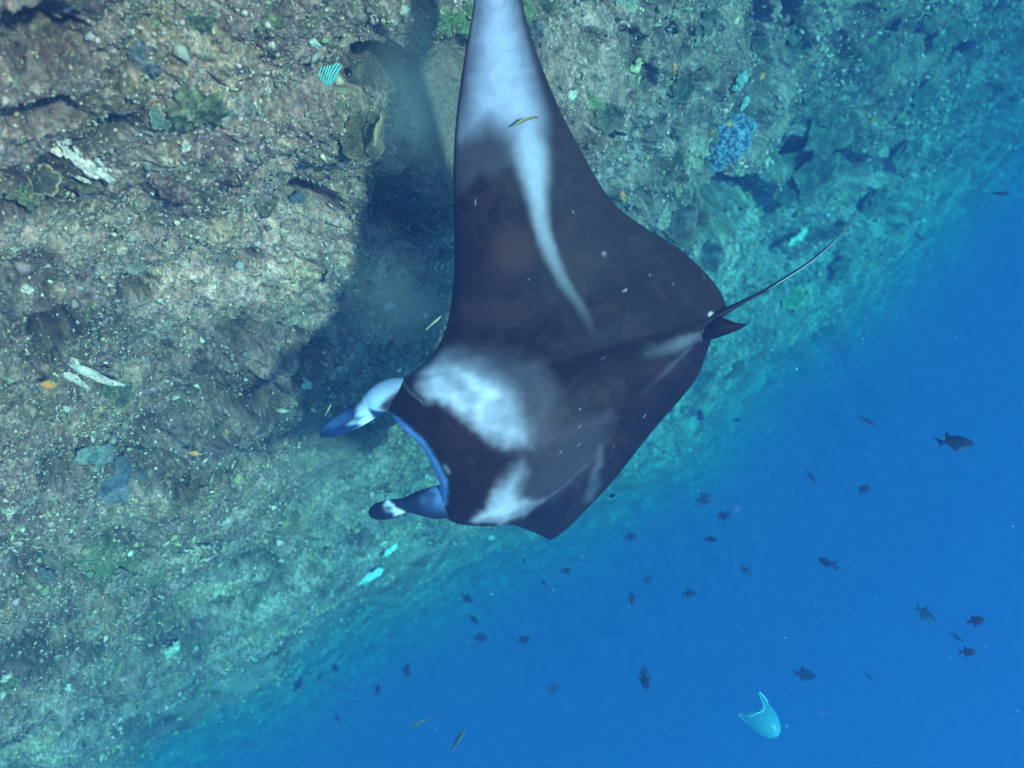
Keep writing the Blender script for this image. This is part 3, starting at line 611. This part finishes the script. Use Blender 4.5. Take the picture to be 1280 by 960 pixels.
    for k, (x, y, r) in enumerate([(334, 114, 5), (233, 184, 7), (301, 146, 5), (318, 132, 5), (340, 57, 5), (113, 46, 6), (170, 52, 4), (18, 310, 7), (165, 40, 4), (322, 305, 4), (248, 105, 4), (83, 176, 6), (84, 511, 5), (12, 640, 7), (8, 848, 7), (85, 860, 5), (232, 330, 5), (34, 362, 8)]):
        dome_coral(x, y, r, ('larger' if r > 5 else 'small') + ' bleached white coral lump set in brown crust, ' + near_what(x, y), (.45, .42, .38), (.80, .76, .68), 50 + k, group=g, amp=.6, h=.7, freq=4)
    g = 'low knobbly coral heads scattered over the slope'
    rs = np.random.RandomState(31); n = 0
    while n < 46:
        x, y = rs.uniform(10, 1150), rs.uniform(10, 930); s, tau = s_tau(x, y)
        if s < 70 or 555 < x < 920 and y > 10 and y < 640 and x < 600 + y * .9: continue
        if 400 < x < 590 and y < 230: continue
        t = reef_t(x, y); R = rs.uniform(.05, .13); k = rs.randint(5)
        c0, c1 = [((.06, .05, .035), (.20, .15, .10)), ((.10, .06, .06), (.30, .19, .18)), ((.06, .08, .045), (.20, .22, .12)), ((.14, .12, .10), (.36, .31, .26)), ((.05, .06, .07), (.15, .16, .17))][k]
        dome_coral(x, y, max(R / t * F, 6), 'low knobbly ' + ['dark brown', 'pinkish', 'olive', 'pale tan', 'slate grey'][k] + ' coral head ' + near_what(x, y), c0, c1, 90 + n, group=g, amp=.35, h=rs.uniform(.3, .6), freq=rs.uniform(2.5, 5)); n += 1
    g = 'thin shelf corals on the far right slope'
    SH = ['below the hazy slanting fish', 'nearest the hazy round triggerfish, below it', 'between two dim gullies at the top', 'under the hazy fish at the top', 'above the tip of the tail', 'just under the tail tip', 'below the yellow-orange fish', 'at the top edge left of the hazy fish', 'above the ridged coral', 'right of the manta\'s rear edge', 'right of the turquoise knob', 'at the top right corner of the reef']
    for k, (x, y, r) in enumerate([(1090, 60, 26), (1150, 120, 24), (1000, 60, 26), (940, 60, 20), (1090, 250, 20), (1050, 330, 16), (1130, 190, 22), (880, 20, 22), (850, 110, 20), (920, 460, 14), (1010, 120, 18), (1180, 40, 22)]):
        plate_coral(x, y, r, 'thin shelf coral ' + SH[k], (.06, .07, .055), (.13, .14, .10), 2, 60 + k, group=g, face=.3)
corals()

# ------------------------------------------------------------------ fishes
M_TRIG = mat_col('triggerfish_skin', (.006, .010, .035), (.012, .018, .055), rough=.5, spec=.2, scale=14)
M_TRIG2 = mat_col('triggerfish_fin', (.008, .014, .045), (.015, .02, .06), rough=.6, spec=.2)
M_PURP = mat_col('purple_fish_skin', (.016, .010, .05), (.02, .012, .055), rough=.5, spec=.2)
M_ORNG = mat_col('orange_fish_skin', (.60, .13, .03), (.62, .20, .04), rough=.5, scale=25)
M_YELF = mat_col('yellow_fin', (.28, .15, .035), rough=.6)
M_WRAS = mat_col('wrasse_skin', (.24, .16, .065), (.15, .11, .06), rough=.45, scale=30)
M_WRPK = mat_col('pink_wrasse_skin', (.50, .30, .20), (.33, .22, .17), rough=.45, scale=30)
M_WRDK = mat_col('dark_stripe', (.02, .018, .015), rough=.5)
M_SILV = mat_col('grey_green_fish_skin', (.05, .05, .045), (.10, .09, .075), rough=.4, scale=30)
M_PALE = mat_col('pale_belly', (.55, .45, .32), rough=.5)
def body_mesh(hp, wp, n=22, m=14, bend=0.):
    x = np.linspace(0, 1, n); h = np.interp(x, *zip(*hp)); w = np.interp(x, *zip(*wp)); a = np.linspace(0, 2 * math.pi, m, endpoint=False)
    for _ in range(2): h[1:-1] = (h[:-2] + 2 * h[1:-1] + h[2:]) / 4; w[1:-1] = (w[:-2] + 2 * w[1:-1] + w[2:]) / 4
    V = np.stack([np.repeat(.5 - x[:, None], m, 1), np.cos(a)[None] * w[:, None] + bend * ((x - .35).clip(0) ** 2)[:, None], np.sin(a)[None] * h[:, None]], -1)
    Fc = [tuple(f) for f in grid_faces(n, m, wrap=True)] + [tuple(range(m - 1, -1, -1)), tuple((n - 1) * m + k for k in range(m))]
    return V.reshape(-1, 3), Fc
def fin_mesh(P, t=.012, bend=0.):
    """outline (x, z) -> lens-thin fin"""
    P = np.array(P, float); n = len(P); c = P.mean(0); y = bend * ((.5 - P[:, 0] - .35).clip(0) ** 2)
    cy = bend * (max(.5 - c[0] - .35, 0) ** 2)
    V = [(p[0], yy + t * .25, p[1]) for p, yy in zip(P, y)] + [(p[0], yy - t * .25, p[1]) for p, yy in zip(P, y)] + [(c[0], cy + t, c[1]), (c[0], cy - t, c[1])]
    Fc = []
    for i in range(n):
        j = (i + 1) % n; Fc += [(i, j, n + j, n + i), (i, 2 * n, j), (n + j, 2 * n + 1, n + i)]
    return np.array(V), Fc
KINDS = {
 'trigger': dict(name='triggerfish', cat='fish', hp=[(0, .014), (.06, .09), (.2, .185), (.42, .235), (.6, .205), (.74, .10), (.82, .038), (.86, .034)], wp=[(0, .01), (.1, .04), (.3, .075), (.5, .07), (.74, .03), (.86, .012)], mats=(M_TRIG, M_TRIG2),
    fins=[('dorsal_fin', [(.0, .17), (-.02, .20), (-.10, .36), (-.16, .30), (-.22, .14), (-.26, .06), (-.15, .12)]), ('anal_fin', [(.0, -.17), (-.03, -.20), (-.11, -.35), (-.17, -.28), (-.22, -.13), (-.26, -.06), (-.15, -.12)]), ('tail_fin', [(-.31, .03), (-.38, .09), (-.56, .20), (-.44, .05), (-.42, 0), (-.44, -.05), (-.56, -.20), (-.38, -.09), (-.31, -.03)])]),
 'damsel': dict(name='orange_reef_fish', cat='fish', hp=[(0, .015), (.08, .10), (.3, .22), (.5, .22), (.7, .10), (.8, .05), (.86, .05)], wp=[(0, .01), (.1, .05), (.35, .09), (.7, .04), (.86, .015)], mats=(M_ORNG, M_YELF),
    fins=[('dorsal_fin', [(.2, .17), (.1, .28), (-.1, .32), (-.24, .22), (-.25, .08), (0, .2)]), ('anal_fin', [(0, -.2), (-.1, -.30), (-.24, -.2), (-.25, -.08)]), ('tail_fin', [(-.31, .04), (-.52, .17), (-.46, 0), (-.52, -.17), (-.31, -.04)])]),
 'wrasse': dict(name='slender_wrasse', cat='fish', hp=[(0, .012), (.1, .05), (.3, .085), (.55, .08), (.78, .045), (.88, .04)], wp=[(0, .01), (.12, .035), (.35, .05), (.8, .02), (.88, .012)], mats=(M_WRAS, M_YELF),
    fins=[('dorsal_fin', [(.25, .06), (.1, .12), (-.2, .11), (-.32, .05), (-.2, .05)]), ('tail_fin', [(-.35, .035), (-.5, .085), (-.49, 0), (-.5, -.085), (-.35, -.035)])]),
}
VIEW_UP = (0, 0, 1.)
def fish(kind, px, py, Lpx, ang, label, t=None, yaw=0., roll=0., size=.22, mats=None, group=None, bend=0., stripe=None, name=None, name_cat=None):
    K = KINDS[kind]; 
    if t is None: t = min(max(F * .27 / Lpx, 6.), 13.)
    Lpx = Lpx * 1.03
    t = min(t, reef_t(px, py) - .12); L = Lpx / F * t / max(math.cos(math.radians(yaw)), .35)
    A, Y, Rr = math.radians(ang), math.radians(yaw), math.radians(roll)
    h = np.array([math.cos(A) * math.cos(Y), math.sin(A) * math.cos(Y), math.sin(Y)]); u0 = np.array([-math.sin(A), math.cos(A), 0]); s0 = np.cross(u0, h)
    if abs(((ang + 180) % 360) - 180) > 90: u0 = -u0; s0 = -s0
    u = u0 * math.cos(Rr) + s0 * math.sin(Rr); sd_ = np.cross(u, h)
    B = np.array([h, sd_, u]); r = empty(name or K['name'], tuple(W(cam_pt(px, py, t)))); tag(r, label, name_cat or K['cat'], group)
    ms = mats or K['mats']
    def add(nm, V, Fc, m, par=r): return mesh_obj(nm, W((np.asarray(V) * L) @ B), Fc, m, par)
    sq = .84 + .36 * ((px * 7 + py * 13) % 17) / 17.; V, Fc = body_mesh(K['hp'], K['wp'], bend=bend); V[:, 2] *= sq; bo = add('body', V, Fc, ms[0])
    for nm, P in K['fins']: V, Fc = fin_mesh(P, bend=bend); V[:, 2] *= sq; add(nm, V, Fc, ms[1])
    if stripe:
        V, Fc = body_mesh([(x, hh * .30) for x, hh in K['hp']], [(x, w * 1.10) for x, w in K['wp']], bend=bend); V[:, 0] *= .97
        add('stripe', V, Fc, stripe)
    for sgn in (-1, 1):
        ex = .5 - .12; wz = np.interp(.12, *zip(*K['wp'])); hz = np.interp(.12, *zip(*K['hp'])) * .35
        rr = .018; th = np.linspace(0, 6.283, 8, endpoint=False); Ve = [(ex + rr * math.cos(q), sgn * (wz * .93), hz + rr * math.sin(q)) for q in th] + [(ex, sgn * (wz * .93 + .008), hz), (ex, sgn * (wz * .6), hz)]
        add('eye', Ve, [(i, (i + 1) % 8, 8) for i in range(8)] + [((i + 1) % 8, i, 9) for i in range(8)], M_WRDK)
    return r
TG = 'dark triggerfish hovering in the blue water'
for a in [  # px, py, length, heading, yaw, roll, bend, label
 (1195, 553, 44, 0, 0, 50, 0, 'long dark triggerfish in profile, largest at the right edge'),
 (1080, 612, 15, 60, 40, 10, .3, 'stubby dark triggerfish seen half end-on, left below the large one at the right edge'),
 (1014, 596, 17, -58, 20, 30, 0, 'small faint triggerfish tilted head down, left of the stubby one'),
 (1084, 526, 24, -30, 10, 62, 0, 'thin dark fish slanting down to the right, above the stubby triggerfish'),
 (881, 624, 22, 12, 5, 0, 0, 'dark triggerfish with raised fins just right of the lower wing'),
 (904, 645, 16, 30, 40, 10, .4, 'faint small triggerfish just below right of the one beside the lower wing'),
 (888, 674, 12, 10, 50, 0, 0, 'faint round triggerfish, lowest of the three by the lower wing'),
 (788, 671, 15, 15, 20, 10, 0, 'faint triggerfish between the lower wing tip and the row of three'),
 (876, 521, 20, 100, 10, 20, 0, 'dark triggerfish swimming upwards beside the rear edge of the manta'),
 (921, 525, 11, 0, 0, 60, 0, 'tiny thin dark fish right of the upward swimming one'),
 (932, 711, 19, 140, 25, 10, .4, 'dark triggerfish turned to the upper left in the middle of the blue'),
 (862, 742, 18, 5, 15, 20, 0, 'oval dark triggerfish in the row under the lower wing, furthest right of it'),
 (809, 724, 14, 150, 35, 0, 0, 'small dark triggerfish in the row under the lower wing, above the upright one'),
 (790, 748, 17, -85, 20, 0, .3, 'small upright triggerfish with spread fins in the row under the lower wing'),
 (708, 713, 13, 5, 20, 10, 0, 'faint oval triggerfish straight below the lower wing tip'),
 (680, 729, 9, -60, 20, 30, 0, 'tiny faint triggerfish below left of the lower wing tip'),
 (584, 748, 17, -30, 15, 10, 0, 'dark triggerfish heading down to the right, topmost of three below the head'),
 (593, 774, 16, -50, 20, 45, .6, 'curved dark triggerfish, middle of three below the head'),
 (601, 797, 17, 5, 10, 0, 0, 'finned dark triggerfish, lowest of three below the head'),
 (655, 800, 17, 40, 35, 0, .2, 'round dark triggerfish right of the three below the head'),
 (691, 861, 16, 165, 35, 0, 0, 'round dark triggerfish alone near the bottom centre'),
 (806, 842, 19, -75, 10, 0, 0, 'large blunt blue triggerfish near the bottom, upper of an overlapping pair'),
 (806, 851, 15, -90, 50, 0, 0, 'pale blue triggerfish, lower of the overlapping pair near the bottom'),
 (1006, 843, 22, 0, 30, 0, 0, 'oval triggerfish above right of the cyan jellyfish'),
 (1036, 704, 29, 152, 5, 55, 0, 'tapering dark fish slanting up to the left in the right half of the blue'),
 (1157, 768, 27, -38, 10, 25, 0, 'dark triangular triggerfish near the right edge'),
 (1196, 797, 20, -32, 5, 66, 0, 'thin dark fish below the triangular one near the right edge'),
 (1086, 845, 16, -42, 0, 68, 0, 'tiny thin fish between the oval triggerfish and the right edge'),
 (373, 856, 21, 62, 10, 5, 0, 'darkest oval triggerfish with its tail trailing down, lowest left in the blue'),
 (399, 846, 13, 68, 5, 62, 0, 'tiny thin dark fish between the darkest triggerfish and the spread-finned one'),
 (419, 835, 15, 88, 35, 0, 0, 'small spread-finned triggerfish right of the darkest one'),
 (472, 862, 16, 62, 20, 30, .2, 'small faint triggerfish in the lower left blue'),
 (508, 839, 20, 70, 10, 25, .5, 'curled dark triggerfish heading up in the lower left blue'),
 (417, 857, 9, 100, 0, 60, 0, 'faint greenish fish under the spread-finned triggerfish'),
 (1205, 58, 20, 10, 40, 10, 0, 'hazy triggerfish at the top right over the far slope'),
 (1250, 242, 26, 0, 0, 64, 0, 'thin hazy fish at the right edge by the end of the reef'),
 (1147, 295, 18, -42, 0, 62, 0, 'thin hazy fish off the right shoulder of the slope'),
 (948, 21, 24, -12, 10, 20, 0, 'hazy dark fish over the reef at the top, left of the slanting one'),
 (1118, 34, 28, 57, 5, 50, 0, 'hazy dark fish slanting upwards over the far reef at the top right'),
 (774, 167, 20, -12, 5, 50, 0, 'small teal-black fish over pale rock right of the raised wing'),
 (654, 581, 9, 35, 50, 10, 0, 'tiny black fish over the white left shoulder patch of the manta'),
 (765, 620, 8, 20, 30, 20, 0, 'tiny faint fish against the lower wing trailing edge'),
 (655, 700, 8, -60, 30, 30, 0, 'tiny faint fish just below left of the lower wing tip'),
 (422, 898, 12, -65, 10, 60, 0, 'very faint thin fish low in the left blue'),
]:
    px, py, L, an, yw, rl_, bd, lb = a
    t = None
    if (px, py) == (654, 581): t = 4.25
    if (px, py) == (765, 620): t = 4.8
    if (px, py) in ((774, 167), (948, 21)): t = 6.3
    if px > 1100 and py < 300: t = 10.
    if (px, py) == (806, 851): t = 9.5
    fish('trigger', px, py, L, an, lb, t, yw, rl_, bend=bd, group=TG, name='triggerfish')
for px, py, L, an, yw, lb in [(1220, 776, 19, 20, 25, 'violet fish with spread fins by the right edge'), (1210, 815, 19, 8, 20, 'violet oval fish, lower of the two by the right edge')]:
    fish('trigger', px, py, L, an, lb, 7.5, yw, 10, mats=(M_PURP, M_PURP), name='violet_fish', group='violet fishes by the right edge')
for px, py, L, an, yw, lb in [
 (778, 245, 13, 110, 20, 'bright orange fish right of the rear edge of the raised wing'), (912, 155, 13, 200, 20, 'orange fish over the ridged coral'),
 (953, 95, 14, 230, 25, 'orange-brown fish by the turquoise coral knob'), (1089, 150, 10, 30, 30, 'small yellow-orange fish over the far right slope'),
 (244, 567, 15, 170, 20, 'orange fish over the left slope below the middle'), (60, 481, 20, 175, 5, 'orange fish at the left edge below the white forked coral'),
 (843, 85, 12, 100, 30, 'dull orange fish above the ridged coral'), (888, 165, 8, 20, 30, 'small yellow fish at the left side of the ridged coral'),
 (283, 540, 9, 100, 20, 'tiny rust-coloured fish above right of the orange fish')]:
    fish('damsel', px, py, L, an, lb, reef_t(px, py) - .25, yw, 15, group='orange fishes close to the slope')
for px, py, L, an, rl_, ms, lb, bd, t in [
 (655, 150, 31, 210, 20, None, 'slender yellow wrasse with a dark stripe over the pale raised wing', .5, 3.96),
 (472, 164, 39, -101, 30, None, 'yellow-green striped wrasse over the cabbage coral', .25, None), (448, 364, 17, 175, 20, None, 'small pale wrasse in the shadow left of the manta', .3, None),
 (542, 403, 25, 40, 20, (M_WRPK, M_WRPK), 'pinkish brown wrasse at the front edge of the manta', .1, 4.3), (410, 512, 16, 60, 20, (M_WRPK, M_WRPK), 'pink striped wrasse above the upper head fin', .1, 4.6),
 (264, 621, 21, 188, 20, None, 'thin yellow striped wrasse over the left slope below the orange fish', .1, None)]:
    tt = t if t else reef_t(px, py) - .3
    fish('wrasse', px, py, L, an, lb, tt, 5, 58 if px == 655 else rl_ + 15, mats=ms, bend=bd, stripe=M_WRDK, group='slender striped wrasses')
for px, py, L, an, lb in [(524, 904, 27, 205, 'grey-green slender fish heading down left at the bottom'), (573, 925, 30, 58, 'grey-green slender fish heading up right at the bottom')]:
    fish('wrasse', px, py, L, an, lb, 6.2, 0, 25, mats=(M_SILV, M_SILV), stripe=M_WRDK, name='slender_fish', group='grey-green slender fishes at the bottom')

# ------------------------------------------------------------------ drifting jellyfish
def jelly():
    t = 5.4; p = cam_pt(955, 900, t); k1 = t / F; root = thing('jellyfish', p, 'translucent cyan cup-shaped jellyfish drifting alone at the bottom right', 'jellyfish')
    m = bpy.data.materials.new('jelly'); m.use_nodes = True; nt = m.node_tree; b = nt.nodes['Principled BSDF']
    b.inputs['Base Color'].default_value = (.06, .36, .44, 1); b.inputs['Roughness'].default_value = .35
    out = nt.nodes['Material Output']; tr = nt.nodes.new('ShaderNodeBsdfTranslucent'); tr.inputs[0].default_value = (.10, .75, .80, 1); mx = nt.nodes.new('ShaderNodeMixShader'); mx.inputs[0].default_value = .5; tp = nt.nodes.new('ShaderNodeBsdfTransparent'); mz = nt.nodes.new('ShaderNodeMixShader'); mz.inputs[0].default_value = .58; nt.links.new(mx.outputs[0], mz.inputs[1]); nt.links.new(tp.outputs[0], mz.inputs[2])
    nt.links.new(b.outputs[0], mx.inputs[1]); nt.links.new(tr.outputs[0], mx.inputs[2]); nt.links.new(mz.outputs[0], out.inputs['Surface'])
    ax = nrm((-.60, .66, -.55)); sdv = nrm(np.cross(ax, (0, 0, 1.))); up = np.cross(sdv, ax)
    n, J = 22, 48; s = np.linspace(0, 1, n)[:, None]; a = np.linspace(0, 2 * math.pi, J, endpoint=False)[None]
    H_ = 43 + 5 * np.sin(3 * a + .5) + 3 * np.sin(5 * a) - 8 * np.clip(np.cos(a - 1.6), 0, 1) ** 2 - 8 * np.clip(np.cos(a + 1.6), 0, 1) ** 2 ; r = 22 * np.sin(np.clip(s * 1.9, 0, 1.57)) ** .55 * (1 - .12 * s)
    def surf(k, inset): 
        x = s * H_ - 24; rr = np.maximum(r - inset, .2); V = ax[None, None] * (x + inset * (1 - s))[..., None] + sdv * (rr * np.cos(a) * .92)[..., None] + up * (rr * np.sin(a) * .8)[..., None]; return V
    V = np.concatenate([surf(0, 0), surf(0, 1.4)[::-1]], 0).reshape(-1, 3) * k1; nn = 2 * n
    Fc = [tuple(f) for f in grid_faces(nn, J, wrap=True)] + [tuple(range(J - 1, -1, -1)), tuple((nn - 1) * J + q for q in range(J))]
    mesh_obj('bell', W(V), Fc, m, root)
    # thickened rim
    x = H_[0] - 24; rr = 22 * (1 - .12); ring = ax[None] * x[:, None] + sdv[None] * (rr * np.cos(a[0]))[:, None] + up[None] * (rr * np.sin(a[0]) * .8)[:, None]
    q = np.linspace(0, 2 * math.pi, 8, endpoint=False); tn = np.roll(ring, -1, 0) - np.roll(ring, 1, 0); tn /= np.linalg.norm(tn, axis=1)[:, None]
    e1 = np.cross(tn, ax); e1 /= np.linalg.norm(e1, axis=1)[:, None]; e2 = np.cross(tn, e1)
    Vr = ring[:, None] + 0.6 * (e1[:, None] * np.cos(q)[None, :, None] + e2[:, None] * np.sin(q)[None, :, None]); Vr = Vr.reshape(-1, 3) * k1
    Fr = [tuple(int(z) for z in ((i * 8 + j), ((i + 1) % J) * 8 + j, ((i + 1) % J) * 8 + (j + 1) % 8, i * 8 + (j + 1) % 8)) for i in range(J) for j in range(8)]
    mesh_obj('rim', W(Vr), Fr, mat_col('jelly_rim', (.10, .48, .52), rough=.3), root)
jelly()

# ------------------------------------------------------------------ drifting specks in the water
def snow():
    rs = np.random.RandomState(77); n = 330; px = rs.uniform(-60, 1340, n); py = rs.uniform(-60, 1020, n); t = rs.uniform(1.6, 7, n)
    r = np.clip(rs.lognormal(-.25, .45, n), .35, 1.6) * .75 / F * t
    base = np.array([(0, 0, 1), (1, 0, 0), (0, 1, 0), (-1, 0, 0), (0, -1, 0), (0, 0, -1)], float); tri = np.array([(0, 1, 2), (0, 2, 3), (0, 3, 4), (0, 4, 1), (5, 2, 1), (5, 3, 2), (5, 4, 3), (5, 1, 4)])
    V = base[None] * (1 + .3 * rs.normal(size=(n, 6, 1))) * r[:, None, None] + cam_pt(px, py, t)[:, None]
    keep = np.array([t[i] < reef_t(np.clip(px[i], 0, 1279), np.clip(py[i], 0, 959)) - .2 for i in range(n)]); V = V[keep]; n = len(V)
    Fc = (tri[None] + (np.arange(n) * 6)[:, None, None]).reshape(-1, 3); c = np.repeat(C(.65, .62, .6)[None] * rs.uniform(.3, 1.1, (n, 1)), 6, 0)
    o = mesh_obj('drifting_particles', W(V.reshape(-1, 3)), Fc, M_RUBBLE, col=c); tag(o, 'tiny pale particles drifting in the water', kind='stuff')
snow()

# ------------------------------------------------------------------ clouds of stirred-up sand behind the raised wing
def sand_cloud(px, py, t, rx, ry, rz, dens, label):
    p = cam_pt(px, py, t); k1 = t / F; o_ = bmesh.new(); bmesh.ops.create_icosphere(o_, subdivisions=3, radius=1.)
    me = bpy.data.meshes.new('sand_cloud'); o_.to_mesh(me); o_.free()
    o = bpy.data.objects.new('sand_cloud', me); COL.objects.link(o)
    Bm = Matrix([[M[i][j] for j in range(3)] for i in range(3)]).to_4x4(); o.matrix_world = Matrix.Translation(W(p)) @ Bm @ Matrix.Diagonal((rx * k1, ry * k1, rz, 1))
    m = bpy.data.materials.new('sand_cloud'); m.use_nodes = True; nt = m.node_tree; nt.nodes.clear()
    out = nt.nodes.new('ShaderNodeOutputMaterial'); v = nt.nodes.new('ShaderNodeVolumePrincipled'); v.inputs['Color'].default_value = (.72, .62, .50, 1); v.inputs['Absorption Color'].default_value = (.5, .5, .5, 1)
    tc = nt.nodes.new('ShaderNodeTexCoord'); ln = nt.nodes.new('ShaderNodeVectorMath'); ln.operation = 'LENGTH'; nt.links.new(tc.outputs['Object'], ln.inputs[0])
    n = nt.nodes.new('ShaderNodeTexNoise'); n.inputs['Scale'].default_value = 1.6; n.inputs['Detail'].default_value = 3; nt.links.new(tc.outputs['Object'], n.inputs['Vector'])
    f = nt.nodes.new('ShaderNodeMapRange'); f.interpolation_type = 'SMOOTHSTEP'; f.inputs[1].default_value = 1.; f.inputs[2].default_value = .1; f.inputs[3].default_value = 0; f.inputs[4].default_value = 1
    g = nt.nodes.new('ShaderNodeMapRange'); g.inputs[1].default_value = .35; g.inputs[2].default_value = .65; g.inputs[3].default_value = .1; g.inputs[4].default_value = 1.6
    nt.links.new(ln.outputs['Value'], f.inputs[0]); nt.links.new(n.outputs[0], g.inputs[0])
    a = nt.nodes.new('ShaderNodeMath'); a.operation = 'MULTIPLY'; nt.links.new(f.outputs[0], a.inputs[0]); nt.links.new(g.outputs[0], a.inputs[1])
    b = nt.nodes.new('ShaderNodeMath'); b.operation = 'MULTIPLY'; nt.links.new(a.outputs[0], b.inputs[0]); b.inputs[1].default_value = dens
    nt.links.new(b.outputs[0], v.inputs['Density']); nt.links.new(v.outputs[0], out.inputs['Volume']); me.materials.append(m)
    tag(o, label, kind='stuff'); return o
sand_cloud(518, 105, 4.25, 90, 150, .35, .95, 'pale cloud of stirred-up sand behind the left edge of the raised wing')
sand_cloud(490, 370, 4.5, 95, 85, .3, .45, 'faint sand cloud in the shadow in front of the manta')

# ------------------------------------------------------------------ the water itself: one closed volume round camera and scene
def water():
    x = 110; zt = max(.5, float(PW[:, 2].max()) + .3); zb = min(-110., float(PW[:, 2].min()) - 1)
    v = [(a, b, c) for a in (-x, x) for b in (-x, x) for c in (zb, zt)]
    f = [(0, 1, 3, 2), (4, 6, 7, 5), (0, 4, 5, 1), (2, 3, 7, 6), (0, 2, 6, 4), (1, 5, 7, 3)]
    m = bpy.data.materials.new('sea_water'); m.use_nodes = True; nt = m.node_tree; nt.nodes.clear()
    out = nt.nodes.new('ShaderNodeOutputMaterial'); pv = nt.nodes.new('ShaderNodeVolumePrincipled')
    # scattering and extinction per metre (r, g, b)
    ss = np.array(WATER_S); st = np.array(WATER_T)
    D = .15; c = ss / D; sa = st - ss; ab = (1 - sa / (D * (1 - c))) ** 2
    pv.inputs['Color'].default_value = (*c, 1); pv.inputs['Density'].default_value = D
    pv.inputs['Absorption Color'].default_value = (*ab, 1); pv.inputs['Anisotropy'].default_value = .0
    nt.links.new(pv.outputs[0], out.inputs['Volume'])
    o = mesh_obj('haze', v, f, m, smooth=False)
    tag(o, 'clear blue sea water filling the whole scene', kind='stuff'); o.display_type = 'WIRE'
WATER_S = (.0025, .0052, .0142); WATER_T = (.125, .022, .022)
water()
